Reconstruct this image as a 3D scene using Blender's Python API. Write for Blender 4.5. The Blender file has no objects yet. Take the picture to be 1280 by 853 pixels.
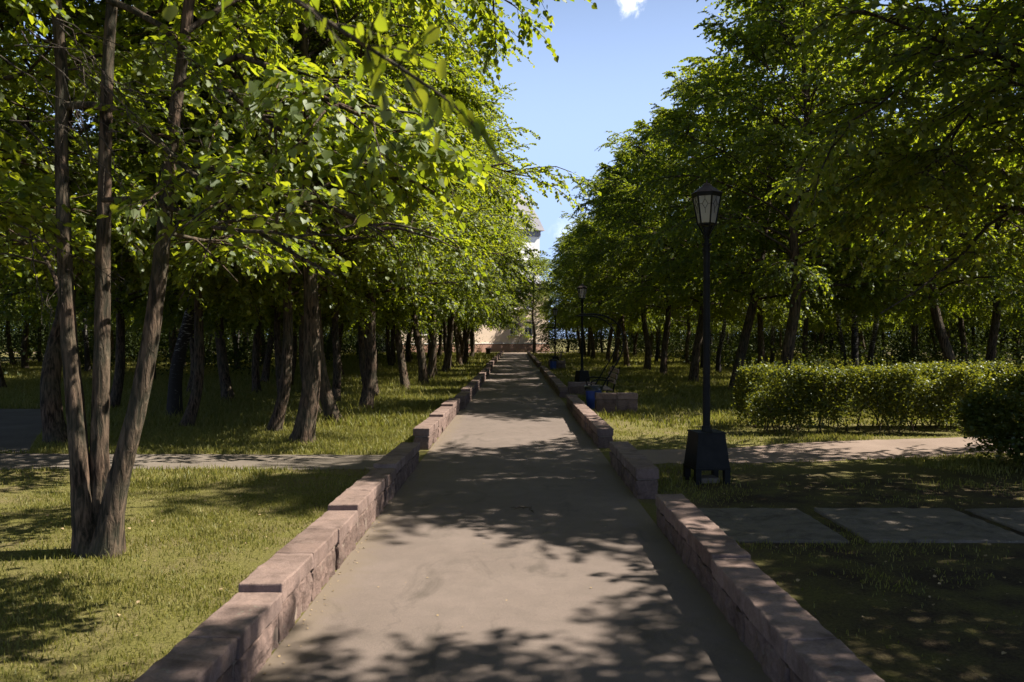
import bpy, bmesh, math, random
import numpy as np
from mathutils import Vector, noise as mnoise

C = bpy.context.scene.collection
PI = math.pi
R = math.radians
F = 995.0            # focal length in pixels of the 1280 px wide photograph
EYE = 1.70

# ------------------------------------------------------------------ sun
SUN_EL, SUN_AZ = R(49), R(8)            # azimuth measured from +X towards +Y
SUN = np.array([math.cos(SUN_EL) * math.cos(SUN_AZ), math.cos(SUN_EL) * math.sin(SUN_AZ), math.sin(SUN_EL)])


def W(px, py, d):
    """point at distance d ahead of the photographer, from a direction read off the photograph"""
    return np.array([(px - 644) / F * d, d, EYE + (423 - py) / F * d])


# ------------------------------------------------------------------ object helpers
def tag(o, label=None, cat=None, group=None, kind=None):
    if label: o['label'] = label
    if cat: o['category'] = cat
    if group: o['group'] = group
    if kind: o['kind'] = kind
    return o


def empty(name, loc=(0, 0, 0), rz=0.0):
    o = bpy.data.objects.new(name, None)
    o.empty_display_size = 0.2
    C.objects.link(o)
    o.location = loc
    o.rotation_euler = (0, 0, rz)
    return o


def link(name, me, parent=None, mat=None):
    o = bpy.data.objects.new(name, me)
    if mat is not None and len(me.materials) == 0:
        me.materials.append(mat)
    C.objects.link(o)
    if parent is not None:
        o.parent = parent
    return o


def np_mesh(name, verts, faces, smooth=False):
    """verts (N,3); faces: list of (M,k) int arrays"""
    me = bpy.data.meshes.new(name)
    verts = np.asarray(verts, dtype=np.float32)
    me.vertices.add(len(verts))
    me.vertices.foreach_set('co', verts.ravel())
    faces = [np.asarray(f, dtype=np.int32) for f in faces if len(f)]
    tot = np.concatenate([np.full(len(f), f.shape[1], np.int32) for f in faces])
    idx = np.concatenate([f.ravel() for f in faces]).astype(np.int32)
    me.loops.add(len(idx))
    me.loops.foreach_set('vertex_index', idx)
    me.polygons.add(len(tot))
    start = np.concatenate([[0], np.cumsum(tot)[:-1]]).astype(np.int32)
    me.polygons.foreach_set('loop_start', start)
    me.polygons.foreach_set('loop_total', tot)
    if smooth:
        me.polygons.foreach_set('use_smooth', np.ones(len(tot), bool))
    me.update(calc_edges=True)
    return me


def bm_obj(name, bm, mat, parent=None, smooth=False):
    me = bpy.data.meshes.new(name)
    bmesh.ops.recalc_face_normals(bm, faces=bm.faces)
    bm.to_mesh(me)
    bm.free()
    if smooth:
        for p in me.polygons: p.use_smooth = True
    return link(name, me, parent, mat)


def box(bm, x0, x1, y0, y1, z0, z1, bevel=0.0):
    vs = [bm.verts.new(p) for p in ((x0, y0, z0), (x1, y0, z0), (x1, y1, z0), (x0, y1, z0),
                                    (x0, y0, z1), (x1, y0, z1), (x1, y1, z1), (x0, y1, z1))]
    fs = [bm.faces.new([vs[i] for i in f]) for f in
          ((3, 2, 1, 0), (4, 5, 6, 7), (0, 1, 5, 4), (1, 2, 6, 5), (2, 3, 7, 6), (3, 0, 4, 7))]
    if bevel:
        es = list({e for f in fs for e in f.edges})
        bmesh.ops.bevel(bm, geom=es, offset=bevel, segments=2, profile=0.5, affect='EDGES')


def frustum(bm, n, r0, z0, r1, z1, cx=0, cy=0, rot=0.0, caps=True):
    a = [bm.verts.new((cx + r0 * math.cos(rot + 2 * PI * i / n), cy + r0 * math.sin(rot + 2 * PI * i / n), z0)) for i in range(n)]
    b = [bm.verts.new((cx + r1 * math.cos(rot + 2 * PI * i / n), cy + r1 * math.sin(rot + 2 * PI * i / n), z1)) for i in range(n)]
    for i in range(n):
        j = (i + 1) % n
        bm.faces.new((a[i], a[j], b[j], b[i]))
    if caps:
        bm.faces.new(a[::-1]); bm.faces.new(b)


def bar(bm, p0, p1, r, n=6):
    p0, p1 = Vector(p0), Vector(p1)
    d = (p1 - p0).normalized()
    u = d.orthogonal().normalized(); v = d.cross(u)
    a = [bm.verts.new(p0 + r * (math.cos(2 * PI * i / n) * u + math.sin(2 * PI * i / n) * v)) for i in range(n)]
    b = [bm.verts.new(p1 + r * (math.cos(2 * PI * i / n) * u + math.sin(2 * PI * i / n) * v)) for i in range(n)]
    for i in range(n):
        j = (i + 1) % n
        bm.faces.new((a[i], a[j], b[j], b[i]))
    bm.faces.new(a[::-1]); bm.faces.new(b)


def tubes(P, Rr, sides):
    """P (N,K,3) centre lines, Rr (N,K) radii -> verts, quads"""
    P = np.asarray(P, float); Rr = np.asarray(Rr, float)
    N, K, _ = P.shape
    T = np.gradient(P, axis=1)
    T /= np.linalg.norm(T, axis=2, keepdims=True) + 1e-9
    mean = T.mean(axis=1, keepdims=True)
    ref = np.where(np.abs(mean[..., 2:3]) > 0.7, np.array([1.0, 0.13, 0.0]), np.array([0.0, 0.0, 1.0]))
    U = np.cross(T, np.broadcast_to(ref, T.shape))
    U /= np.linalg.norm(U, axis=2, keepdims=True) + 1e-9
    V = np.cross(T, U)
    a = np.arange(sides) * 2 * PI / sides
    ring = U[:, :, None, :] * np.cos(a)[None, None, :, None] + V[:, :, None, :] * np.sin(a)[None, None, :, None]
    verts = P[:, :, None, :] + ring * Rr[:, :, None, None]
    verts = verts.reshape(-1, 3)
    base = np.arange(N * K * sides).reshape(N, K, sides)
    i0 = base[:, :-1, :]; i1 = base[:, 1:, :]
    q = np.stack([i0, np.roll(i0, -1, axis=2), np.roll(i1, -1, axis=2), i1], axis=-1).reshape(-1, 4)
    return verts, q


class Acc:
    def __init__(self): self.v = []; self.q = []; self.n = 0
    def add(self, v, q):
        self.v.append(v); self.q.append(q + self.n); self.n += len(v)
    def mesh(self, name, smooth=True):
        return np_mesh(name, np.concatenate(self.v), [np.concatenate(self.q)], smooth)


# ------------------------------------------------------------------ materials
def new_mat(name):
    m = bpy.data.materials.new(name)
    m.use_nodes = True
    nt = m.node_tree
    for n in list(nt.nodes): nt.nodes.remove(n)
    out = nt.nodes.new('ShaderNodeOutputMaterial')
    return m, nt, out


def N(nt, t, **kw):
    n = nt.nodes.new(t)
    for k, v in kw.items():
        if hasattr(n, k) and not k[0].isupper(): setattr(n, k, v)
        else: n.inputs[k.replace('_', ' ')].default_value = v
    return n


def ramp(nt, fac, stops):
    r = nt.nodes.new('ShaderNodeValToRGB')
    el = r.color_ramp.elements
    while len(el) < len(stops): el.new(0.5)
    for e, (p, c) in zip(el, stops):
        e.position = p; e.color = (*c, 1) if len(c) == 3 else c
    nt.links.new(fac, r.inputs['Fac'])
    return r.outputs['Color']


def mixc(nt, fac, a, b, blend='MIX'):
    m = nt.nodes.new('ShaderNodeMix'); m.data_type = 'RGBA'; m.blend_type = blend
    for sock, val in ((m.inputs['Factor'], fac), (m.inputs['A'], a), (m.inputs['B'], b)):
        if hasattr(val, 'links'): nt.links.new(val, sock)
        elif isinstance(val, (int, float)): sock.default_value = val
        else: sock.default_value = (*val, 1)
    return m.outputs['Result']


def noise(nt, coord, scale, detail=4, rough=0.55, dist=0.0, vscale=None):
    if vscale is not None:
        mp = nt.nodes.new('ShaderNodeMapping'); mp.inputs['Scale'].default_value = vscale
        nt.links.new(coord, mp.inputs['Vector']); coord = mp.outputs['Vector']
    n = nt.nodes.new('ShaderNodeTexNoise')
    n.inputs['Scale'].default_value = scale; n.inputs['Detail'].default_value = detail
    n.inputs['Roughness'].default_value = rough; n.inputs['Distortion'].default_value = dist
    nt.links.new(coord, n.inputs['Vector'])
    return n.outputs['Fac']


def bump(nt, h, strength, dist=0.02, normal=None):
    b = nt.nodes.new('ShaderNodeBump'); b.inputs['Strength'].default_value = strength
    b.inputs['Distance'].default_value = dist
    nt.links.new(h, b.inputs['Height'])
    if normal is not None: nt.links.new(normal, b.inputs['Normal'])
    return b.outputs['Normal']


def principled(nt, out, color, rough=0.8, normal=None, metal=0.0, spec=0.3):
    p = nt.nodes.new('ShaderNodeBsdfPrincipled')
    if hasattr(color, 'links'): nt.links.new(color, p.inputs['Base Color'])
    else: p.inputs['Base Color'].default_value = (*color, 1)
    if hasattr(rough, 'links'): nt.links.new(rough, p.inputs['Roughness'])
    else: p.inputs['Roughness'].default_value = rough
    p.inputs['Metallic'].default_value = metal
    p.inputs['Specular IOR Level'].default_value = spec
    if normal is not None: nt.links.new(normal, p.inputs['Normal'])
    nt.links.new(p.outputs[0], out.inputs['Surface'])
    return p


def coords(nt, which='Object'):
    return nt.nodes.new('ShaderNodeTexCoord').outputs[which]


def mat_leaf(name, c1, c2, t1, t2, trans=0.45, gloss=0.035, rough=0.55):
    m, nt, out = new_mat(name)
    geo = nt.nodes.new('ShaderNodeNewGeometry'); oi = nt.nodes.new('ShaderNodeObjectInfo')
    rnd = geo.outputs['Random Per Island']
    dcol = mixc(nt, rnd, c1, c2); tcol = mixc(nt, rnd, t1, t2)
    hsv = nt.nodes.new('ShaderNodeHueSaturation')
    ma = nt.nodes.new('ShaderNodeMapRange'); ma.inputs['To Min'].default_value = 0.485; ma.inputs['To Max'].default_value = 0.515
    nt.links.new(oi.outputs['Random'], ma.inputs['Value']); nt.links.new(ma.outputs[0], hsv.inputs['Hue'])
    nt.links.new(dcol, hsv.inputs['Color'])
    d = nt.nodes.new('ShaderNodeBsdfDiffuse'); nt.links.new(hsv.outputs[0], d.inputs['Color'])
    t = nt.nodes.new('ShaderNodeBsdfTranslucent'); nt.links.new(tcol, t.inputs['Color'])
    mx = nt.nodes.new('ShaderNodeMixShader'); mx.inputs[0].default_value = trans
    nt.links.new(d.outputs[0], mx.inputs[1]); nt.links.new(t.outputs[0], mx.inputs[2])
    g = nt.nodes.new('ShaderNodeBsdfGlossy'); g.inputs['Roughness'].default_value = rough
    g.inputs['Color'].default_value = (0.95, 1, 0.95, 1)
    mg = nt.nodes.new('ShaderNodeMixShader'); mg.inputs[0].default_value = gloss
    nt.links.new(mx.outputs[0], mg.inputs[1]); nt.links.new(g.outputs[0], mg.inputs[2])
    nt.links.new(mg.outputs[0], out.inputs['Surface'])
    return m


def mat_bark(name, dark, light, zs=0.18, scale=26):
    m, nt, out = new_mat(name)
    co = coords(nt)
    furrow = noise(nt, co, scale, 5, 0.6, 0.6, (1, 1, zs))
    broad = noise(nt, co, 2.2, 3, 0.5)
    col = ramp(nt, furrow, [(0.40, dark), (0.64, light)])
    col = mixc(nt, ramp(nt, broad, [(0.35, (0, 0, 0)), (0.7, (1, 1, 1))]), col, mixc(nt, 0.5, col, (0.07, 0.075, 0.05)))
    principled(nt, out, col, 0.9, bump(nt, furrow, 1.0, 0.035), spec=0.15)
    return m


def mat_birch():
    m, nt, out = new_mat('birch_bark')
    co = coords(nt)
    bands = noise(nt, co, 7, 4, 0.65, 0.4, (1, 1, 5.0))
    sep = nt.nodes.new('ShaderNodeSeparateXYZ'); nt.links.new(co, sep.inputs[0])
    mr = nt.nodes.new('ShaderNodeMapRange'); mr.inputs['From Min'].default_value = 0.5; mr.inputs['From Max'].default_value = 4.0
    mr.inputs['To Min'].default_value = -0.22; mr.inputs['To Max'].default_value = 0.06
    nt.links.new(sep.outputs['Z'], mr.inputs['Value'])
    ad = nt.nodes.new('ShaderNodeMath'); ad.operation = 'ADD'; nt.links.new(bands, ad.inputs[0]); nt.links.new(mr.outputs[0], ad.inputs[1])
    col = ramp(nt, ad.outputs[0], [(0.44, (0.025, 0.021, 0.018)), (0.54, (0.32, 0.30, 0.27)), (0.85, (0.5, 0.47, 0.43))])
    principled(nt, out, col, 0.8, bump(nt, bands, 0.5, 0.02), spec=0.2)
    return m


def mat_stone(name, c1, c2, c3, bscale=60, bstr=0.6):
    m, nt, out = new_mat(name)
    co = coords(nt)
    geo = nt.nodes.new('ShaderNodeNewGeometry')
    fine = noise(nt, co, bscale, 6, 0.7)
    med = noise(nt, co, 7, 4, 0.6)
    col = mixc(nt, geo.outputs['Random Per Island'], c1, c2)
    col = mixc(nt, ramp(nt, fine, [(0.35, (0, 0, 0)), (0.65, (1, 1, 1))]), mixc(nt, 0.45, col, c3), col)
    col = mixc(nt, ramp(nt, med, [(0.5, (0, 0, 0)), (0.72, (0.6, 0.6, 0.6))]), col, c3)
    st = noise(nt, co, 2.6, 6, 0.7, 1.0, (1, 1, 0.6))
    col = mixc(nt, 0.85, col, ramp(nt, st, [(0.36, (0.58, 0.56, 0.54)), (0.5, (1, 1, 1)), (0.66, (1.18, 1.15, 1.12))]), 'MULTIPLY')
    li = nt.nodes.new('ShaderNodeTexVoronoi'); li.inputs['Scale'].default_value = 34; nt.links.new(co, li.inputs['Vector'])
    lm_ = mixc(nt, 1.0, ramp(nt, li.outputs['Distance'], [(0.18, (1, 1, 1)), (0.34, (0, 0, 0))]), ramp(nt, noise(nt, co, 3.7, 3), [(0.56, (0, 0, 0)), (0.66, (0.7, 0.7, 0.7))]), 'MULTIPLY')
    col = mixc(nt, lm_, col, (0.21, 0.20, 0.155))
    principled(nt, out, col, 0.92, bump(nt, fine, bstr, 0.012, bump(nt, med, 0.35, 0.02)), spec=0.2)
    return m


def mat_asphalt():
    m, nt, out = new_mat('dusty_asphalt')
    co = coords(nt)
    big = noise(nt, co, 0.7, 4, 0.6)
    med = noise(nt, co, 5, 5, 0.65)
    fine = noise(nt, co, 220, 3, 0.7)
    col = ramp(nt, big, [(0.3, (0.136, 0.107, 0.090)), (0.7, (0.173, 0.137, 0.117))])
    col = mixc(nt, ramp(nt, med, [(0.4, (0, 0, 0)), (0.75, (0.5, 0.5, 0.5))]), col, (0.110, 0.090, 0.075))
    sp = ramp(nt, fine, [(0.3, (0.62, 0.62, 0.62)), (0.7, (1.32, 1.32, 1.32))])
    col = mixc(nt, 0.9, col, sp, 'MULTIPLY')
    grit = nt.nodes.new('ShaderNodeTexVoronoi'); grit.inputs['Scale'].default_value = 130; nt.links.new(co, grit.inputs['Vector'])
    gm_ = ramp(nt, grit.outputs['Distance'], [(0.08, (1, 1, 1)), (0.2, (0, 0, 0))])
    gs = mixc(nt, 1.0, gm_, ramp(nt, noise(nt, co, 1.7, 4, 0.7), [(0.46, (0, 0, 0)), (0.66, (0.6, 0.6, 0.6))]), 'MULTIPLY')
    col = mixc(nt, gs, col, (0.19, 0.16, 0.125))
    stain = ramp(nt, noise(nt, co, 0.9, 6, 0.7, 1.2, (1.6, 0.8, 1)), [(0.56, (0, 0, 0)), (0.68, (0.55, 0.55, 0.55))])
    col = mixc(nt, stain, col, (0.060, 0.050, 0.040))
    # sand swept to the edges, darker worn seam down the middle
    sep = nt.nodes.new('ShaderNodeSeparateXYZ'); nt.links.new(co, sep.inputs[0])
    ab = nt.nodes.new('ShaderNodeMath'); ab.operation = 'ABSOLUTE'; nt.links.new(sep.outputs['X'], ab.inputs[0])
    wob = nt.nodes.new('ShaderNodeMath'); wob.operation = 'MULTIPLY_ADD'; wob.inputs[1].default_value = 0.5; nt.links.new(med, wob.inputs[0]); nt.links.new(ab.outputs[0], wob.inputs[2])
    edge = ramp(nt, wob.outputs[0], [(0.0, (0, 0, 0)), (1.0, (1, 1, 1))])
    mr = nt.nodes.new('ShaderNodeMapRange'); mr.inputs['From Min'].default_value = 1.28; mr.inputs['From Max'].default_value = 1.55
    nt.links.new(wob.outputs[0], mr.inputs['Value'])
    col = mixc(nt, mr.outputs[0], col, (0.155, 0.122, 0.090))
    crk = nt.nodes.new('ShaderNodeTexVoronoi'); crk.feature = 'DISTANCE_TO_EDGE'; crk.inputs['Scale'].default_value = 0.55
    wv = nt.nodes.new('ShaderNodeMapping'); wv.inputs['Scale'].default_value = (1, 0.5, 1)
    va = nt.nodes.new('ShaderNodeVectorMath'); va.operation = 'ADD'
    nn = nt.nodes.new('ShaderNodeTexNoise'); nn.inputs['Scale'].default_value = 2.5; nn.inputs['Detail'].default_value = 4
    nt.links.new(co, nn.inputs['Vector']); nt.links.new(co, va.inputs[0]); nt.links.new(nn.outputs['Color'], va.inputs[1])
    nt.links.new(va.outputs[0], wv.inputs['Vector']); nt.links.new(wv.outputs[0], crk.inputs['Vector'])
    cf = ramp(nt, crk.outputs['Distance'], [(0.0, (0.35, 0.35, 0.35)), (0.010, (0, 0, 0))])
    cmask = ramp(nt, noise(nt, co, 0.4, 2), [(0.44, (0, 0, 0)), (0.56, (1, 1, 1))])
    cm = mixc(nt, 1.0, cf, cmask, 'MULTIPLY')
    col = mixc(nt, cm, col, (0.05, 0.045, 0.04))
    principled(nt, out, col, 0.93, bump(nt, fine, 0.35, 0.006), spec=0.2)
    return m


def mat_paving(name, c1, c2):
    m, nt, out = new_mat(name)
    co = coords(nt)
    big = noise(nt, co, 1.3, 5, 0.6); fine = noise(nt, co, 120, 3, 0.7)
    col = ramp(nt, big, [(0.3, c1), (0.7, c2)])
    col = mixc(nt, 0.7, col, ramp(nt, fine, [(0.3, (0.75, 0.75, 0.75)), (0.7, (1.2, 1.2, 1.2))]), 'MULTIPLY')
    principled(nt, out, col, 0.93, bump(nt, fine, 0.3, 0.006), spec=0.2)
    return m


def mat_ground():
    m, nt, out = new_mat('lawn_soil')
    co = coords(nt)
    big = noise(nt, co, 0.45, 4, 0.6); med = noise(nt, co, 2.2, 5, 0.65); fine = noise(nt, co, 45, 5, 0.75)
    soil = ramp(nt, fine, [(0.3, (0.085, 0.064, 0.034)), (0.7, (0.230, 0.185, 0.095))])
    green = ramp(nt, fine, [(0.3, (0.062, 0.062, 0.016)), (0.7, (0.190, 0.172, 0.052))])
    col = mixc(nt, ramp(nt, med, [(0.42, (0, 0, 0)), (0.62, (1, 1, 1))]), green, soil)
    col = mixc(nt, ramp(nt, big, [(0.4, (0, 0, 0)), (0.62, (0.75, 0.75, 0.75))]), col, green)
    # darker bare earth on the lawn with the slab path
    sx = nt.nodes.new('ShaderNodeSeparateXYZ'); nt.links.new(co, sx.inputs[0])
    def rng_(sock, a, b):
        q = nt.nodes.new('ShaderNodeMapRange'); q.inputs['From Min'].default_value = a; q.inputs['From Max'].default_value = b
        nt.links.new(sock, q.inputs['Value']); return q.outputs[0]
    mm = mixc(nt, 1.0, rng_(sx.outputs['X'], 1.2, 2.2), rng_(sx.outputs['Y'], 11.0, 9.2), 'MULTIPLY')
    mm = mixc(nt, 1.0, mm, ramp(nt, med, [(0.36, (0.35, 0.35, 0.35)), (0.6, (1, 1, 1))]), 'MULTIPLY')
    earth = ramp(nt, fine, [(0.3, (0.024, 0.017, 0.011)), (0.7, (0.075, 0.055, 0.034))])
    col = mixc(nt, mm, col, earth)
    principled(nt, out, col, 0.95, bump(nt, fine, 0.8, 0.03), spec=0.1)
    return m


def mat_plain(name, c, rough=0.6, metal=0.0, var=0.25, bscale=40, bstr=0.15, spec=0.4):
    m, nt, out = new_mat(name)
    co = coords(nt)
    n1 = noise(nt, co, 6, 5, 0.65); n2 = noise(nt, co, bscale, 3, 0.6)
    lo = tuple(x * (1 - var) for x in c); hi = tuple(min(1, x * (1 + var)) for x in c)
    col = ramp(nt, n1, [(0.3, lo), (0.7, hi)])
    principled(nt, out, col, rough, bump(nt, n2, bstr, 0.004), metal, spec)
    return m


M = {}
M['leaf'] = mat_leaf('lime_leaf', (0.060, 0.090, 0.010), (0.112, 0.138, 0.017), (0.22, 0.31, 0.010), (0.45, 0.48, 0.018), 0.55)
M['leaf_birch'] = mat_leaf('birch_leaf', (0.048, 0.080, 0.018), (0.080, 0.110, 0.024), (0.13, 0.20, 0.02), (0.22, 0.27, 0.03))
M['leaf_hedge'] = mat_leaf('hedge_leaf', (0.036, 0.060, 0.012), (0.078, 0.098, 0.018), (0.17, 0.20, 0.012), (0.34, 0.33, 0.022), 0.38, 0.03, 0.42)
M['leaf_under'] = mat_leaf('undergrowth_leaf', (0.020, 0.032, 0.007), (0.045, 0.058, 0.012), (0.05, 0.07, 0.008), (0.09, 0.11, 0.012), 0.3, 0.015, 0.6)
M['grass'] = mat_leaf('grass_blade', (0.090, 0.098, 0.014), (0.235, 0.205, 0.055), (0.19, 0.22, 0.018), (0.34, 0.30, 0.07), 0.4, 0.02, 0.55)
M['bark'] = mat_bark('lime_bark', (0.015, 0.010, 0.007), (0.140, 0.092, 0.064))
M['twig'] = mat_bark('dead_twig_bark', (0.04, 0.028, 0.022), (0.13, 0.095, 0.078), 0.3, 60)
M['birch'] = mat_birch()
M['cap'] = mat_stone('pink_coping_stone', (0.165, 0.114, 0.096), (0.255, 0.182, 0.156), (0.090, 0.064, 0.053), 70, 0.45)
M['base'] = mat_stone('split_face_stone', (0.135, 0.092, 0.076), (0.215, 0.150, 0.126), (0.058, 0.040, 0.033), 38, 1.0)
M['mortar'] = mat_plain('pale_mortar', (0.20, 0.155, 0.125), 0.95, 0, 0.2, 80, 0.4, 0.1)
M['asphalt'] = mat_asphalt()
M['paving'] = mat_paving('worn_concrete', (0.115, 0.095, 0.076), (0.18, 0.15, 0.12))
M['slab'] = mat_stone('old_concrete', (0.135, 0.112, 0.090), (0.195, 0.164, 0.134), (0.070, 0.060, 0.044), 90, 0.5)
M['pinkpath'] = mat_paving('tan_paving', (0.17, 0.125, 0.098), (0.23, 0.172, 0.138))
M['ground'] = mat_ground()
M['black'] = mat_plain('black_iron_paint', (0.010, 0.0095, 0.009), 0.6, 0.0, 0.5, 50, 0.4, 0.2)
M['rust'] = mat_plain('weathered_brown_metal', (0.075, 0.05, 0.04), 0.7, 0.0, 0.4, 60, 0.4, 0.3)
M['wood'] = mat_plain('bench_wood', (0.30, 0.20, 0.15), 0.7, 0.0, 0.25, 30, 0.3, 0.3)
M['blue'] = mat_plain('blue_plastic', (0.02, 0.05, 0.22), 0.45, 0.0, 0.2, 20, 0.1, 0.5)
M['liner'] = mat_plain('black_liner', (0.015, 0.015, 0.016), 0.3, 0.0, 0.2, 12, 0.8, 0.5)
M['peach'] = mat_plain('peach_render', (0.68, 0.54, 0.42), 0.9, 0, 0.06, 30, 0.2, 0.2)
M['plinth'] = mat_plain('pink_plinth', (0.40, 0.24, 0.18), 0.9, 0, 0.12, 30, 0.2, 0.2)
M['white'] = mat_plain('white_paint', (0.78, 0.76, 0.72), 0.7, 0, 0.05, 30, 0.1, 0.3)
M['slate'] = mat_plain('grey_roof', (0.23, 0.22, 0.24), 0.7, 0, 0.15, 30, 0.2, 0.3)
M['pane'] = mat_plain('window_pane', (0.10, 0.10, 0.11), 0.08, 0.0, 0.2, 3, 0.02, 0.8)


def mat_lampglass():
    m, nt, out = new_mat('frosted_lamp_glass')
    d = N(nt, 'ShaderNodeBsdfDiffuse'); d.inputs['Color'].default_value = (0.62, 0.60, 0.58, 1)
    t = N(nt, 'ShaderNodeBsdfTranslucent'); t.inputs['Color'].default_value = (0.7, 0.68, 0.66, 1)
    tr = N(nt, 'ShaderNodeBsdfTransparent'); g = N(nt, 'ShaderNodeBsdfGlossy'); g.inputs['Roughness'].default_value = 0.1
    a = N(nt, 'ShaderNodeMixShader'); a.inputs[0].default_value = 0.5
    nt.links.new(d.outputs[0], a.inputs[1]); nt.links.new(t.outputs[0], a.inputs[2])
    b = N(nt, 'ShaderNodeMixShader'); b.inputs[0].default_value = 0.35
    nt.links.new(a.outputs[0], b.inputs[1]); nt.links.new(tr.outputs[0], b.inputs[2])
    c = N(nt, 'ShaderNodeMixShader'); c.inputs[0].default_value = 0.06
    nt.links.new(b.outputs[0], c.inputs[1]); nt.links.new(g.outputs[0], c.inputs[2])
    nt.links.new(c.outputs[0], out.inputs['Surface'])
    return m
M['glass'] = mat_lampglass()

# ------------------------------------------------------------------ leaves and trees
LEAF = np.array([[0, 0, 0], [0.40, 0.10, 0.07], [0.47, 0.46, 0.09], [0, 1.0, -0.08], [-0.47, 0.46, 0.09], [-0.40, 0.10, 0.07]])
LEAFQ = np.array([[0, 1, 2, 3], [0, 3, 4, 5]])


FINE = np.array([[0, 0.05, 0], [0.20, -0.05, 0.03], [0.43, 0.12, 0.06], [0.50, 0.38, 0.05], [0.36, 0.66, 0.02], [0.14, 0.90, -0.05], [0, 1.08, -0.12],
                 [-0.14, 0.90, -0.05], [-0.36, 0.66, 0.02], [-0.50, 0.38, 0.05], [-0.43, 0.12, 0.06], [-0.20, -0.05, 0.03], [0, 0.38, -0.03], [0, 0.72, -0.05]])
FINEQ = np.array([[0, 1, 2, 12], [12, 2, 3, 13], [13, 3, 4, 5], [13, 5, 6, 7], [13, 7, 8, 9], [12, 13, 9, 10], [0, 12, 10, 11]])


def leaf_mesh(name, pos, dirs, nrm, size, mat, narrow=1.0, fine=False):
    """one small leaf per point: a folded blade, or a heart-shaped one with a curved blade for leaves seen close"""
    n = len(pos)
    d = dirs / (np.linalg.norm(dirs, axis=1, keepdims=True) + 1e-9)
    s = np.cross(d, nrm); s /= np.linalg.norm(s, axis=1, keepdims=True) + 1e-9
    u = np.cross(s, d)
    L, Q = (FINE, FINEQ) if fine else (LEAF, LEAFQ)
    v = (pos[:, None, :] + size[:, None, None] * (L[None, :, 0:1] * narrow * s[:, None, :] + L[None, :, 1:2] * d[:, None, :] + L[None, :, 2:3] * u[:, None, :]))
    q = (Q[None] + (np.arange(n) * len(L))[:, None, None]).reshape(-1, 4)
    me = np_mesh(name, v.reshape(-1, 3), [q], fine)
    me.materials.append(mat)
    return me


def rot_about(v, axis, ang):
    c = np.cos(ang)[:, None]; s = np.sin(ang)[:, None]
    return v * c + np.cross(axis, v) * s + axis * (np.sum(axis * v, axis=1, keepdims=True)) * (1 - c)


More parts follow.
